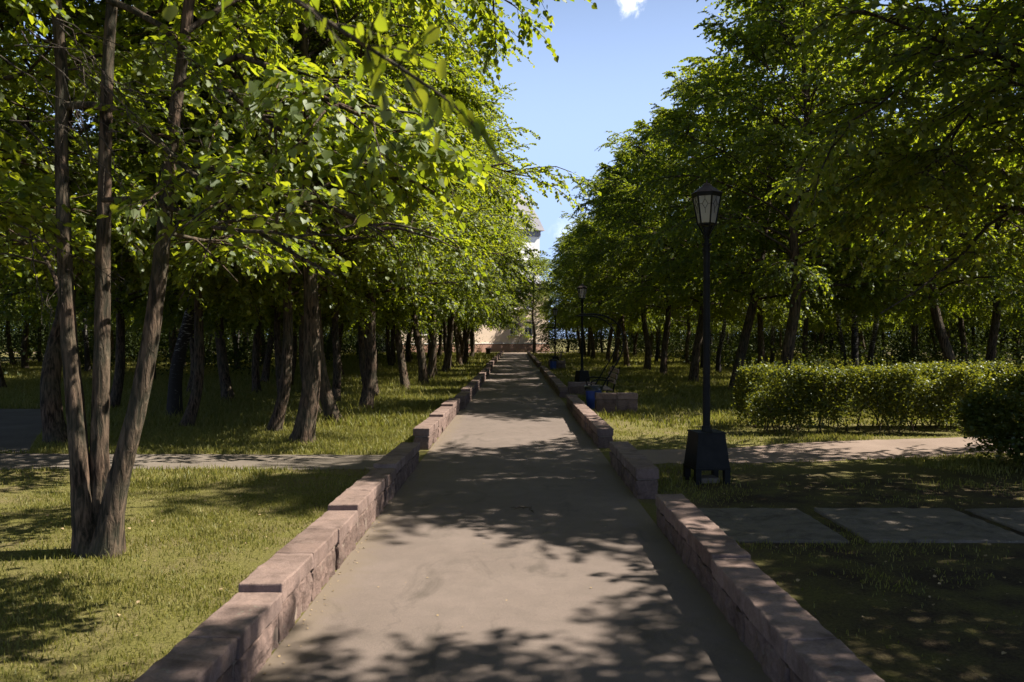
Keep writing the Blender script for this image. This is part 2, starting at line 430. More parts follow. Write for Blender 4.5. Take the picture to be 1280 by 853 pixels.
def grow(limbs, rng, acc, secs=13, twigs=8, leaves=12, leaf_size=0.075, droop=0.35, twig_geo=True, s0=0.28, sec_len=0.36, browse=0.0):
    """limbs: list of (P (K,3), r0). Adds branch tubes to acc and returns leaf pos, dir, normal, size"""
    P = np.stack([l[0] for l in limbs]); r0 = np.array([l[1] for l in limbs])
    nl, K, _ = P.shape
    acc.add(*tubes(P, r0[:, None] * np.linspace(1, 0.22, K)[None, :] ** 0.9, 7))
    L = np.linalg.norm(np.diff(P, axis=1), axis=2).sum(axis=1)
    # secondary branches
    u = np.concatenate([np.linspace(s0, 1.0, secs)[None, :].repeat(nl, 0)], 0)
    u = np.clip(u + rng.normal(0, 0.03, u.shape), 0.1, 1.0)
    f = u * (K - 1); i = np.minimum(f.astype(int), K - 2); w = (f - i)[..., None]
    li = np.arange(nl)[:, None]
    p = P[li, i] * (1 - w) + P[li, i + 1] * w
    t = P[li, i + 1] - P[li, i]; t /= np.linalg.norm(t, axis=2, keepdims=True)
    sgn = np.where((np.arange(secs)[None, :] + rng.integers(0, 2, (nl, 1))) % 2 == 0, 1.0, -1.0)
    ang = sgn * R(1) * rng.uniform(32, 68, u.shape)
    ang = np.where(u > 0.97, rng.normal(0, 0.15, u.shape), ang)
    p = p.reshape(-1, 3); t = t.reshape(-1, 3); ang = ang.ravel(); uu = u.ravel()
    side = np.cross(t, np.array([0, 0, 1.0])); side /= np.linalg.norm(side, axis=1, keepdims=True) + 1e-6
    upv = np.cross(side, t)
    ax = upv + rng.normal(0, 0.35, upv.shape); ax /= np.linalg.norm(ax, axis=1, keepdims=True)
    d = rot_about(t, ax, ang)
    d[:, 2] += rng.normal(0.02, 0.16, len(d)); d /= np.linalg.norm(d, axis=1, keepdims=True)
    sl = (np.repeat(L, secs) * sec_len * (1.15 - 0.65 * uu) + 0.22) * rng.uniform(0.7, 1.25, len(d))
    k5 = np.linspace(0, 1, 5)
    dr = droop * rng.uniform(0.4, 1.4, len(d))
    SP = p[:, None, :] + d[:, None, :] * (k5[None, :, None] * sl[:, None, None])
    SP[:, :, 2] -= (k5[None, :] ** 2) * (sl * dr)[:, None]
    SP[:, 1:4] += rng.normal(0, 0.02, SP[:, 1:4].shape) * sl[:, None, None]
    sr = np.clip(0.006 + 0.009 * sl, 0.004, 0.02)
    ks = SP[:, :, 2].min(axis=1) > browse - 0.1
    SP, sl, sr = SP[ks], sl[ks], sr[ks]
    acc.add(*tubes(SP, sr[:, None] * np.linspace(1, 0.35, 5)[None, :], 4))
    # twigs
    ns = len(SP)
    u = np.linspace(0.22, 1.0, twigs)[None, :] + rng.normal(0, 0.03, (ns, twigs)); u = np.clip(u, 0.05, 1.0)
    f = u * 4; i = np.minimum(f.astype(int), 3); w = (f - i)[..., None]; si = np.arange(ns)[:, None]
    p = (SP[si, i] * (1 - w) + SP[si, i + 1] * w).reshape(-1, 3)
    t = SP[si, i + 1] - SP[si, i]; t = (t / (np.linalg.norm(t, axis=2, keepdims=True) + 1e-9)).reshape(-1, 3)
    sgn = np.where((np.arange(twigs)[None, :] + rng.integers(0, 2, (ns, 1))) % 2 == 0, 1.0, -1.0)
    ang = (sgn * R(1) * rng.uniform(25, 70, (ns, twigs))); ang[:, -1] = 0; ang = ang.ravel()
    side = np.cross(t, np.array([0, 0, 1.0])); side /= np.linalg.norm(side, axis=1, keepdims=True) + 1e-6
    ax = np.cross(side, t) + rng.normal(0, 0.3, t.shape); ax /= np.linalg.norm(ax, axis=1, keepdims=True)
    d = rot_about(t, ax, ang); d[:, 2] += rng.normal(-0.05, 0.18, len(d)); d /= np.linalg.norm(d, axis=1, keepdims=True)
    tl = (0.22 + 0.30 * rng.random(len(d))) * np.repeat(np.clip(sl, 0.4, 1.3) ** 0.5, twigs)
    k3 = np.linspace(0, 1, 3)
    TP = p[:, None, :] + d[:, None, :] * (k3[None, :, None] * tl[:, None, None])
    TP[:, :, 2] -= (k3[None, :] ** 2) * (tl * 0.35)[:, None]
    kt = TP[:, 2, 2] > browse
    TP, tl, d = TP[kt], tl[kt], d[kt]
    if twig_geo:
        acc.add(*tubes(TP, np.broadcast_to(np.array([0.0035, 0.0026, 0.0014]), (len(TP), 3)), 3))
    # leaves
    nt_ = len(TP)
    u = np.linspace(0.12, 1.0, leaves)[None, :] + rng.normal(0, 0.03, (nt_, leaves)); u = np.clip(u, 0.0, 1.0)
    w2 = u[..., None]
    pos = TP[:, None, 0] + d[:, None, :] * (u * tl[:, None])[..., None]
    pos[..., 2] -= u ** 2 * (tl * 0.35)[:, None]
    pos = pos.reshape(-1, 3) + rng.normal(0, 0.012, (nt_ * leaves, 3))
    dd = np.repeat(d, leaves, 0)
    sgn = np.where(np.arange(leaves)[None, :] % 2 == 0, 1.0, -1.0).repeat(nt_, 0).ravel()
    up = np.tile(np.array([0, 0, 1.0]), (len(pos), 1)) + rng.normal(0, 0.25, (len(pos), 3)); up /= np.linalg.norm(up, axis=1, keepdims=True)
    dirs = rot_about(dd, up, sgn * R(1) * rng.uniform(20, 75, len(pos)))
    dirs[:, 2] -= rng.uniform(0.1, 0.75, len(pos))
    nrm = np.tile(np.array([0, 0, 1.0]), (len(pos), 1)) + rng.normal(0, 0.42, (len(pos), 3))
    size = leaf_size * rng.uniform(0.6, 1.25, len(pos))
    return pos, dirs, nrm, size


def limb_curve(start, az, e0, e1, length, rng, K=9, wob=0.05):
    s = np.linspace(0, 1, K - 1)
    el = e0 + (e1 - e0) * s
    a = az + np.cumsum(rng.normal(0, 0.07, K - 1))
    step = length / (K - 1)
    d = np.stack([np.cos(el) * np.cos(a), np.cos(el) * np.sin(a), np.sin(el)], 1) * step
    P = np.concatenate([[start], start + np.cumsum(d, 0)])
    P[1:] += rng.normal(0, wob * step, P[1:].shape)
    return P


def spline(pts, K):
    """resample a polyline (Catmull-Rom) to K points"""
    p = np.asarray(pts, float); n = len(p)
    e = np.concatenate([[2 * p[0] - p[1]], p, [2 * p[-1] - p[-2]]])
    t = np.linspace(0, n - 1, K); i = np.minimum(t.astype(int), n - 2); f = (t - i)[:, None]
    p0, p1, p2, p3 = e[i], e[i + 1], e[i + 2], e[i + 3]
    return 0.5 * (2 * p1 + (p2 - p0) * f + (2 * p0 - 5 * p1 + 4 * p2 - p3) * f ** 2 + (3 * p1 - p0 - 3 * p2 + p3) * f ** 3)


def trunk_tube(P, r, acc, sides=14, flare=0.5, rough=0.07, rng=None, taper=0.75):
    K = len(P)
    z = P[:, 2] - P[0, 2]
    s = np.linspace(0, 1, K)
    rad = r * (1 - taper * s) * (1 + flare * np.exp(-z / 0.22)) 
    v, q = tubes(P[None], rad[None], sides)
    if rng is not None and rough:
        v3 = v.reshape(K, sides, 3)
        ph = rng.uniform(0, 2 * PI, 4)
        a = np.arange(sides) * 2 * PI / sides
        lob = (np.sin(3 * a + ph[0])[None, :] * 0.6 + np.sin(5 * a + ph[1])[None, :] * 0.4) * (0.25 + 2.2 * np.exp(-z / 0.28) * 1.5)[:, None]
        lob = lob + rng.normal(0, 0.35, (K, sides))
        v3 = P[:, None, :] + (v3 - P[:, None, :]) * (1 + rough * lob)[..., None]
        v = v3.reshape(-1, 3)
    acc.add(v, q)


def auto_limbs(TP, zb, H, Rad, n, rng, r_l=0.045, cone=0.0, low_e=18):
    limbs = []
    zt = TP[:, 2]
    for k in range(n):
        t = (k + rng.uniform(0, 0.9)) / n
        z = zb + 0.15 + (H - zb) * 0.86 * t ** 1.05
        i = min(np.searchsorted(zt, z), len(TP) - 1)
        c = TP[i]
        az = k * 2.39996 + rng.normal(0, 0.35)
        prof = min(1.0, 0.80 + 0.9 * t) * max(0.05, 1 - t ** 2.6) ** 0.75
        prof = prof * (1 - cone * t)
        reach = Rad * prof * rng.uniform(0.78, 1.12)
        e0 = R(low_e + 48 * t + rng.normal(0, 7)); e1 = R(-12 + 62 * t + rng.normal(0, 9))
        ln = reach / max(0.35, math.cos((e0 + e1) / 2))
        ln = min(ln, Rad * 1.15)
        P = limb_curve(np.array([c[0], c[1], z]), az, e0, e1, max(ln, 0.5), rng)
        limbs.append((P, r_l * (1 - 0.6 * t) * (0.6 + 0.4 * reach / Rad)))
    return limbs


def make_tree(seed, H=12.0, Rad=3.7, zb=2.4, tr=0.19, nl=36, lean=0.3, leafm='leaf', barkm='bark', leaf_size=0.070,
              secs=14, twigs=8, leaves=13, stems=None, extra=None, sides=14, KT=26, low_e=18, droop=0.27, cone=0.0, browse=2.2, fine=False):
    rng = np.random.default_rng(seed)
    acc = Acc()
    limbs = []
    if stems is None:
        a = rng.uniform(0, 2 * PI); ld = np.array([math.cos(a), math.sin(a), 0]) * lean
        pts = [np.array([0, 0, -0.12])]
        for s in (0.1, 0.25, 0.42, 0.62, 0.82, 1.0):
            pts.append(ld * (3.2 * s if s < 0.3 else 0.96 + 0.25 * (s - 0.3)) + np.array([rng.normal(0, 0.09), rng.normal(0, 0.09), H * 0.95 * s]))
        TP = spline(pts, KT)
        trunk_tube(TP, tr, acc, sides, rng=rng, taper=0.86)
        limbs += auto_limbs(TP, zb, H, Rad, nl, rng, low_e=low_e, cone=cone)
    else:
        for (pts, r, n, h, rd, z0) in stems:
            TP = spline(pts, KT * 2)
            trunk_tube(TP, r, acc, sides, rng=rng, flare=0.95, rough=0.08, taper=0.7)
            limbs += auto_limbs(TP, z0, h, rd, n, rng, low_e=low_e, cone=cone)
    leaf = [grow(limbs, rng, acc, secs, twigs, leaves, leaf_size, droop, browse=browse)]
    if extra:
        ex = [(spline(p, 9), r) for p, r in extra]
        leaf.append(grow(ex, rng, acc, 18, 8, 11, leaf_size, 0.25, s0=0.3, sec_len=0.16, browse=browse))
    pos, dirs, nrm, size = [np.concatenate(x) for x in zip(*leaf)]
    k_ = pos[:, 2] > browse + rng.random(len(pos)) * 0.5
    pos, dirs, nrm, size = pos[k_], dirs[k_], nrm[k_], size[k_]
    tm = acc.mesh('trunk'); tm.materials.append(M[barkm])
    cm = leaf_mesh('crown', pos, dirs, nrm, size, M[leafm], 1.0, fine)
    return tm, cm


def plant_tree(proto, name, loc, label, cat='tree', group=None, rz=0.0, s=1.0, tilt=(0, 0), sz=None):
    t = empty(name, loc, rz)
    t.rotation_euler = (tilt[0], tilt[1], rz)
    t.scale = (s, s, sz or s)
    tag(t, label, cat, group)
    link('trunk', proto[0], t); link('crown', proto[1], t)
    return t


rnd = random.Random(11)

# ---- prototypes
LIME = [make_tree(20 + i, H=h, Rad=r, zb=z, tr=t, nl=n, lean=l, leaves=18)
        for i, (h, r, z, t, n, l) in enumerate([(11.8, 3.9, 2.8, 0.17, 40, 0.15), (12.4, 3.7, 3.0, 0.155, 40, 0.28),
                                               (11.4, 3.8, 2.7, 0.18, 40, 0.40)])]
RLIME = [make_tree(40 + i, H=h, Rad=r, zb=z, tr=t, nl=n, lean=l, cone=0.16 + 0.12 * i, leaves=18)
         for i, (h, r, z, t, n, l) in enumerate([(12.4, 3.5, 2.7, 0.18, 52, 0.22), (12.8, 3.4, 2.7, 0.17, 52, 0.15)])]
BIRCH = [make_tree(60 + i, H=h, Rad=2.4, zb=3.6, tr=0.15, nl=30, lean=l, leafm='leaf_birch', barkm='birch', leaf_size=0.062, secs=11, droop=0.6)
         for i, (h, l) in enumerate([(13.0, 0.12), (12.0, 0.3)])]
SAP = make_tree(80, browse=1.3, H=4.6, Rad=1.25, zb=1.6, tr=0.05, nl=14, lean=0.05, secs=7, twigs=6, leaves=9)

SUNWALL = 'lime trees in the row behind the sunlit wall'
SHADEROW = 'lime trees in the row behind the lamp posts'

# ---- the three-stemmed tree on the lawn
hd = 6.3
def hs(lst, dy=0.0):
    return [W(px, py, hd + dy) for px, py in lst]
def off(pts, dx, dy, ztop):
    p = [np.array(q) for q in pts]; p[0][2] = -0.12
    last = p[-1]
    for k in (0.4, 0.75, 1.0):
        p.append(last + np.array([dx * k, dy * k, (ztop - last[2]) * k]))
    return p
st1 = off(hs([(113, 692), (103, 640), (99, 590), (92, 500), (85, 420), (80, 330), (76, 190), (73, 40)]), -0.5, -0.2, 9.4)
st2 = off(hs([(122, 692), (124, 625), (123, 550), (126, 450), (128, 330), (131, 190), (137, 40)], 0.07), 0.2, 0.5, 10.2)
st3 = off(hs([(131, 692), (142, 625), (156, 568), (173, 500), (188, 420), (201, 320), (208, 250), (218, 150), (232, 40)], -0.06), 0.7, -0.1, 9.6)
ext = []
def E(r, *pts): ext.append(([W(*p) for p in pts], r))
E(0.030, (135, 0, 6.35), (200, 32, 6.2), (300, 128, 5.9), (400, 190, 5.6), (485, 222, 5.3))
E(0.034, (78, 132, 6.3), (150, 138, 6.1), (235, 212, 5.8), (330, 295, 5.4), (420, 345, 5.0))
E(0.028, (222, 110, 6.2), (300, 70, 5.9), (380, 110, 5.4), (440, 140, 5.1), (500, 170, 4.9))
E(0.024, (213, 200, 6.2), (280, 215, 5.7), (370, 245, 5.0), (430, 265, 4.6), (480, 290, 4.4))
E(0.022, (128, 250, 6.3), (190, 250, 5.7), (270, 285, 5.1), (340, 290, 4.8), (400, 305, 4.5))
E(0.022, (80, 300, 6.3), (40, 270, 5.9), (0, 258, 5.4), (-60, 260, 5.0))
E(0.026, (232, 40, 6.2), (330, -20, 6.6), (450, -50, 7.2), (560, -30, 7.8), (640, 5, 8.2))
E(0.020, (205, 290, 6.2), (250, 300, 6.6), (310, 310, 7.2), (380, 330, 7.8))
E(0.020, (84, 410, 6.3), (60, 330, 6.9), (20, 300, 7.4), (-40, 310, 7.8))
hb = np.array([W(120, 692, hd)[0], hd, 0.0])
stems = [([p - hb for p in s], r, n, h, rd, z0) for s, r, n, h, rd, z0 in
         ((st1, 0.084, 8, 9.8, 2.8, 4.7), (st2, 0.080, 8, 10.6, 2.9, 4.5), (st3, 0.086, 8, 10.0, 2.8, 4.3))]
HERO = make_tree(7, stems=stems, extra=[([q - hb for q in p], r) for p, r in ext], sides=22, KT=30, leaf_size=0.062, secs=12, twigs=8, leaves=11, browse=2.25, fine=True)
hero = plant_tree(HERO, 'lime_tree', hb, 'lime tree forking into three stems on the lawn beside the sunlit wall', 'tree', SUNWALL)
# dead twigs caught in its lower boughs
rng = np.random.default_rng(5)
dacc = Acc()
for (px, py, d, n) in ((60, 20, 5.2, 3), (90, 90, 5.0, 4), (20, 50, 4.6, 4), (150, 110, 5.3, 3), (10, 160, 4.8, 3), (190, 50, 5.5, 3), (110, 170, 5.2, 3), (20, 285, 5.2, 3), (260, 120, 5.4, 2)):
    o = W(px, py, d) - hb
    for k in range(n):
        az = rng.uniform(-0.9, 0.9); el = R(rng.uniform(-55, 5)); ln = rng.uniform(0.3, 0.9)
        P = limb_curve(o + rng.normal(0, 0.05, 3), az, el, el - 0.5, ln, rng, K=7, wob=0.25)
        dacc.add(*tubes(P[None], np.linspace(0.005, 0.0015, 7)[None], 5))
        for j in range(4):
            i = rng.integers(2, 6)
            Q = limb_curve(P[i], az + rng.normal(0, 0.8), el + rng.normal(-0.2, 0.4), el - 0.6, ln * rng.uniform(0.25, 0.5), rng, K=5, wob=0.25)
            dacc.add(*tubes(Q[None], np.linspace(0.003, 0.001, 5)[None], 4))
dm = dacc.mesh('dead_twigs'); link('dead_twigs', dm, hero, M['twig'])

# ---- a lime whose bough hangs close to the lens
nb = np.array([-3.6, 1.2, 0.0])
nst = [[np.array([0, 0, -0.1]), np.array([0.05, 0.02, 2.0]), np.array([0.1, 0.0, 4.5]), np.array([0.05, -0.1, 7.0]), np.array([0, -0.2, 10.0])]]
near_ext = [([np.array([-3.5, 1.2, 4.4]), np.array([-2.4, 1.5, 4.1]), np.array([-1.4, 1.75, 3.3]), np.array([-0.68, 1.85, 2.62]), np.array([-0.20, 1.92, 2.30])], 0.022)]
NEAR = make_tree(9, stems=[(nst[0], 0.17, 26, 11.0, 3.2, 6.0)], extra=None, leaf_size=0.08)
near = plant_tree(NEAR, 'lime_tree', nb, 'lime tree reaching a bough of big bright leaves over the path close by', 'tree', SUNWALL)
rng = np.random.default_rng(14)
bacc = Acc()
bp = spline([p - nb for p in near_ext[0][0]], 24)
bacc.add(*tubes(bp[None], np.linspace(0.02, 0.004, 24)[None], 8))
lp, ld_, ln_, lsz = [], [], [], []
for k in range(28):
    i = rng.integers(14, 24); p = bp[i]
    d = np.array([rng.normal(0.35, 0.5), rng.normal(0, 0.45), rng.normal(-0.25, 0.4)]); d /= np.linalg.norm(d)
    l = rng.uniform(0.10, 0.26)
    Q = np.stack([p + d * l * s - np.array([0, 0, 0.3 * l * s * s]) for s in np.linspace(0, 1, 4)])
    bacc.add(*tubes(Q[None], np.linspace(0.003, 0.0012, 4)[None], 5))
    for s in np.linspace(0.25, 1, 5):
        q = p + d * l * s - np.array([0, 0, 0.3 * l * s * s])
        lp.append(q); ld_.append(d * 0.5 + rng.normal(0, 0.4, 3) + np.array([0, 0, -0.9])); ln_.append(np.array([0.75, 0.65, 0.5]) + rng.normal(0, 0.42, 3)); lsz.append(rng.uniform(0.030, 0.052))
bm_ = bacc.mesh('bough'); b_o = link('bough', bm_, near, M['bark'])
lm = leaf_mesh('bough_leaves', np.array(lp), np.array(ld_), np.array(ln_), np.array(lsz), M['leaf'], 1.0, True)
link('leaves', lm, b_o)

# ---- row behind the sunlit wall
left = [(-3.45, 12.8, 'thick rough trunk just beyond the side path'), (-3.55, 15.8, 'second trunk beyond the side path, leaning to the main path'),
        (-3.5, 18.4, 'third trunk beyond the side path, dark and upright'), (-3.85, 21.8, 'slim bowed trunk, fourth beyond the side path')]
nth = ['fifth', 'sixth', 'seventh', 'eighth', 'ninth', 'tenth', 'eleventh', 'twelfth', 'thirteenth', 'fourteenth', 'fifteenth', 'sixteenth', 'seventeenth',
       'eighteenth', 'nineteenth', 'twentieth', 'twenty-first', 'twenty-second']
yy = 25.6
for k in range(16):
    left.append(((-3.5 if yy < 55 else -3.9) + rnd.uniform(-0.2, 0.2), yy, 'lime tree behind the sunlit wall, %s beyond the side path' % nth[k])); yy += rnd.uniform(2.9, 3.7)
tl = [(0, 0), (0, R(4)), (0, R(1)), (0, R(-4)), (0, R(6))]
for k, (x, y, lab) in enumerate(left):
    rnd = random.Random(500 + k)
    plant_tree(LIME[k % 3], 'lime_tree', (x, y, 0), lab if lab.startswith('lime') else 'lime tree with a ' + lab, 'tree', SUNWALL,
               rnd.uniform(0, 6.28), rnd.uniform(0.86, 0.96) if k < 6 else rnd.uniform(0.93, 1.02), tl[k] if k < 5 else (R(rnd.uniform(-2, 2)), R(rnd.uniform(-1, 5))))

# ---- row behind the lamps
right = [(6.1, 3.45), (7.6, 10.75), (7.2, 21.0), (6.9, 25.2), (6.7, 30.0), (6.7, 36.0)]
yy = 41.0
while yy < 84: right.append((6.5 + rnd.uniform(-0.3, 0.3), yy)); yy += rnd.uniform(4.6, 6.6)
# the tree behind the bush gets its own reaching boughs
rb = np.array([7.6, 10.75, 0.0])
rst = [[np.array([0, 0, -0.1]), np.array([0.05, 0.1, 2.5]), np.array([-0.1, 0.0, 5.0]), np.array([0.05, 0.1, 8.0]), np.array([0, 0, 11.4])]]
rext = [([np.array([0, 0, 3.9]) + rb, W(1290, 95, 9.6), W(1200, 62, 9.1), W(1140, 40, 8.7), W(1080, 15, 8.4)], 0.042),
        ([np.array([0, 0, 3.4]) + rb, W(1270, 90, 10.2), W(1170, 80, 9.8), W(1100, 130, 9.3), W(1040, 165, 8.9)], 0.032),
        ([np.array([0, 0, 2.9]) + rb, W(1290, 110, 10.4), W(1220, 130, 10.0), W(1180, 190, 9.7), W(1150, 225, 9.4)], 0.03),
        ([np.array([0, 0, 2.6]) + rb, W(1270, 260, 10.6), W(1200, 320, 10.2), W(1150, 360, 9.9), W(1100, 392, 9.6)], 0.03)]
RNEAR = make_tree(71, cone=0.45, leaves=18, stems=[(rst[0], 0.19, 62, 12.2, 3.9, 2.9)], extra=[([q - rb for q in p], r) for p, r in rext])
RFRONT = make_tree(75, leaves=13, H=9.3, Rad=3.4, zb=2.9, tr=0.16, nl=50, lean=0.2, cone=0.2)
RLOW = make_tree(73, H=6.4, Rad=3.1, zb=2.6, tr=0.12, nl=34, lean=0.2)  # low trees added at the side to shade the lawn, path left clear
plant_tree(RLOW, 'lime_tree', (8.9, 7.2, 0), 'low spreading lime tree added for shade, overhanging the lawn with the slab path', 'tree', SHADEROW, 0.7)
plant_tree(RLOW, 'lime_tree', (12.2, 6.2, 0), 'unseen low lime tree added for shade behind the lawn with the slab path', 'tree', SHADEROW, 2.9, 1.1)
rlab = {0: 'lime tree reaching in over the shaded wall, nearest of its row',
        1: 'lime tree behind the dark bush, long bare bough reaching towards the lamp post',
        2: 'lime tree with dark trunk rising just behind the clipped hedge',
        3: 'lime tree with strongly leaning trunk beside the end of the hedge',
        4: 'lime tree with thick dark trunk, second past the end of the hedge'}
for k, (x, y) in enumerate(right):
    rnd = random.Random(300 + k)
    lab = rlab.get(k, 'lime tree in the row behind the lamp posts, %s past the hedge end' % (['', '', '', '', '', 'third', 'fourth'] + nth)[k])
    pr = RFRONT if k == 0 else RNEAR if k == 1 else RLIME[k % 2]
    plant_tree(pr, 'lime_tree', (x, y, 0), lab, 'tree', SHADEROW, 0 if k == 1 else rnd.uniform(0, 6.28), 1.0 if k == 1 else 0.92 if k == 0 else rnd.uniform(0.94, 1.03),
               (0, 0) if k == 1 else ((0, R(9)) if k == 3 else (R(rnd.uniform(-2, 2)), R(rnd.uniform(0, 5)))))

# ---- second row behind the lit wall
second = [(-7.3, 12.7, 'lime_tree', LIME[2], 'dark lime tree just behind the three-stemmed lime at the corner of the paved yard'),
          (-7.2, 16.8, 'birch_tree', BIRCH[1], 'birch with dark furrowed base and pale upper trunk behind the three-stemmed lime'),
          (-7.4, 20.6, 'lime_tree', LIME[1], 'lime tree with sunlit reddish trunk in the second row, behind the birch'),
          (-7.65, 23.6, 'lime_tree', LIME[0], 'slim dark lime tree in the second row, next beyond the sunlit reddish trunk')]
for (x_, y_) in ((-5.7, 19.6), (-6.0, 24.6), (-9.6, 18.9), (-9.9, 24.2), (-5.6, 29.5), (-9.4, 29.8)):
    second.append((x_, y_, 'lime_tree', LIME[int(y_) % 3], 'slim straight lime tree among the trunks behind the sunlit wall'))
for (x_, y_) in ((-4.4, 14.4), (-4.3, 17.3), (-4.6, 20.3), (-4.3, 23.6), (-6.3, 15.2)):
    second.append((x_, y_, 'lime_tree', LIME[1], 'slim young lime tree squeezed between bigger trunks behind the sunlit wall'))
yy = 27.5
while yy < 84:
    second.append((-7.6 + rnd.uniform(-0.5, 0.5), yy, 'lime_tree', LIME[rnd.randrange(3)], 'dark trunked lime tree in the second row behind the sunlit wall')); yy += rnd.uniform(3.4, 5.0)
rnd = random.Random(900)
for (x, y, nm, pr, lab) in second:
    plant_tree(pr, nm, (x, y, 0), lab, 'tree', 'trees in the second row behind the sunlit wall', rnd.uniform(0, 6.28), rnd.uniform(0.72, 0.8) if lab.startswith('slim ') else rnd.uniform(0.9, 1.05), (R(rnd.uniform(-2, 2)), R(rnd.uniform(-2, 4))))

# ---- the woods on both sides
def wood(xs, ys, lab, group, step, birch=0.3, keep=lambda x, y: True):
    y = ys[0]
    while y < ys[1]:
        x = xs[0]
        while x < xs[1]:
            px, py = x + rnd.uniform(-1.6, 1.6), y + rnd.uniform(-1.6, 1.6)
            if keep(px, py) and abs(px) < 0.72 * py + 9:
                b = rnd.random() < birch
                pr = rnd.choice(BIRCH) if b else rnd.choice(LIME + RLIME)
                plant_tree(pr, 'birch_tree' if b else 'lime_tree', (px, py, 0), ('white stemmed birch ' if b else 'dark stemmed lime tree ') + lab, 'tree', group,
                           rnd.uniform(0, 6.28), rnd.uniform(0.82, 1.02), (R(rnd.uniform(-3, 3)), R(rnd.uniform(-3, 3))))
            x += step
        y += step
wood((-38, -11), (21.5, 90), 'deep in the wood behind the sunlit wall', 'trees of the wood behind the sunlit wall', 5.6)
for (x, y) in ((-7.8, 4.6), (-7.6, 8.4), (-11.5, 9.0)):
    plant_tree(LIME[int(y) % 3], 'lime_tree', (x, y, 0), 'lime tree at the edge of the lawn beyond the three-stemmed lime', 'tree', 'trees beyond the lawn with the three-stemmed lime', rnd.uniform(0, 6.28))
wood((-30, -15), (4, 9), 'on the far side of the lawn beyond the three-stemmed lime', 'trees beyond the lawn with the three-stemmed lime', 5.0)
wood((10.8, 42), (15, 94), 'deep in the wood beyond the clipped hedge', 'trees of the wood beyond the hedge', 5.9, 0.35, lambda x, y: y > 17.5 or x > 18)

# trees closing the far end of the walk
FARL = make_tree(90, H=10.5, Rad=3.0, zb=3.8, tr=0.2, nl=36, lean=0.1, browse=3.7)
plant_tree(FARL, 'lime_tree', (2.1, 86, 0), 'straight trunked lime tree in front of the peach building, beside the walk', 'tree', None, 1.0)
plant_tree(LIME[2], 'lime_tree', (6.5, 99, 0), 'sunny lime tree with round crown below the white tower', 'tree', None, 2.0, 0.95)
for (x, y, k_) in ((13.5, 100, 0), (18.5, 101, 1), (24, 100, 0), (30, 101, 1)):
    plant_tree(LIME[k_], 'lime_tree', (x, y, 0), 'far lime tree standing past the road beside the peach building', 'tree', 'lime trees past the road at the far end', rnd.uniform(0, 6), 0.95)
plant_tree(SAP, 'sapling', (0.35, 93.5, 0), 'thin sapling with sparse leaves in front of the peach building windows', 'sapling', None, 0.4, 1.05)

# ------------------------------------------------------------------ ground, walk and paths
def sheet(name, poly, z, mat, kind='structure'):
    bm = bmesh.new()
    bm.faces.new([bm.verts.new((x, y, z)) for x, y in poly])
    o = bm_obj(name, bm, mat); o['kind'] = kind
    return o

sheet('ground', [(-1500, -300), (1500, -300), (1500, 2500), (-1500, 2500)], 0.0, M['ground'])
sheet('path', [(-1.30, -4), (1.28, -4), (1.28, 90), (-1.30, 90)], 0.008, M['asphalt'])
def wavy(poly_a, poly_b, n, amp, seed):
    """a strip with slightly ragged long edges between two polylines"""
    r = np.random.default_rng(seed)
    a = spline([(*p, 0) for p in poly_a], n); b = spline([(*p, 0) for p in poly_b], n)
    a[:, :2] += r.normal(0, amp, (n, 2)); b[:, :2] += r.normal(0, amp, (n, 2))
    return a, b
def strip(name, pa, pb, z, mat, n=60, amp=0.02, seed=1):
    a, b = wavy(pa, pb, n, amp, seed)
    v = np.concatenate([a, b]); v[:, 2] = z
    q = np.array([[i, i + 1, n + i + 1, n + i] for i in range(n - 1)])
    o = link(name, np_mesh(name, v, [q]), None, mat); o['kind'] = 'structure'
    return o
SIDE_L = ([(-1.6, 10.25), (-5, 10.3), (-9, 10.15), (-16, 10.0), (-30, 9.8)], [(-1.6, 11.55), (-5, 11.6), (-9, 11.7), (-16, 11.6), (-30, 11.5)])
SIDE_R = ([(1.6, 10.75), (3.5, 10.85), (5.5, 11.3), (8, 11.9), (14, 13.0)], [(1.6, 12.05), (3.2, 12.3), (5.2, 13.1), (8, 13.7), (14, 14.9)])
strip('side_path', *SIDE_L, 0.004, M['paving'], seed=2)
strip('side_path', *SIDE_R, 0.004, M['pinkpath'], seed=3)
PLAZA = [(-7.2, 11.75), (-11, 19.0), (-40, 19.5), (-40, 11.75)]
sheet('paved_yard', PLAZA, 0.006, M['paving'])
sheet('road', [(-60, 90.2), (80, 90.2), (80, 95.5), (-60, 95.5)], 0.005, M['pinkpath'])
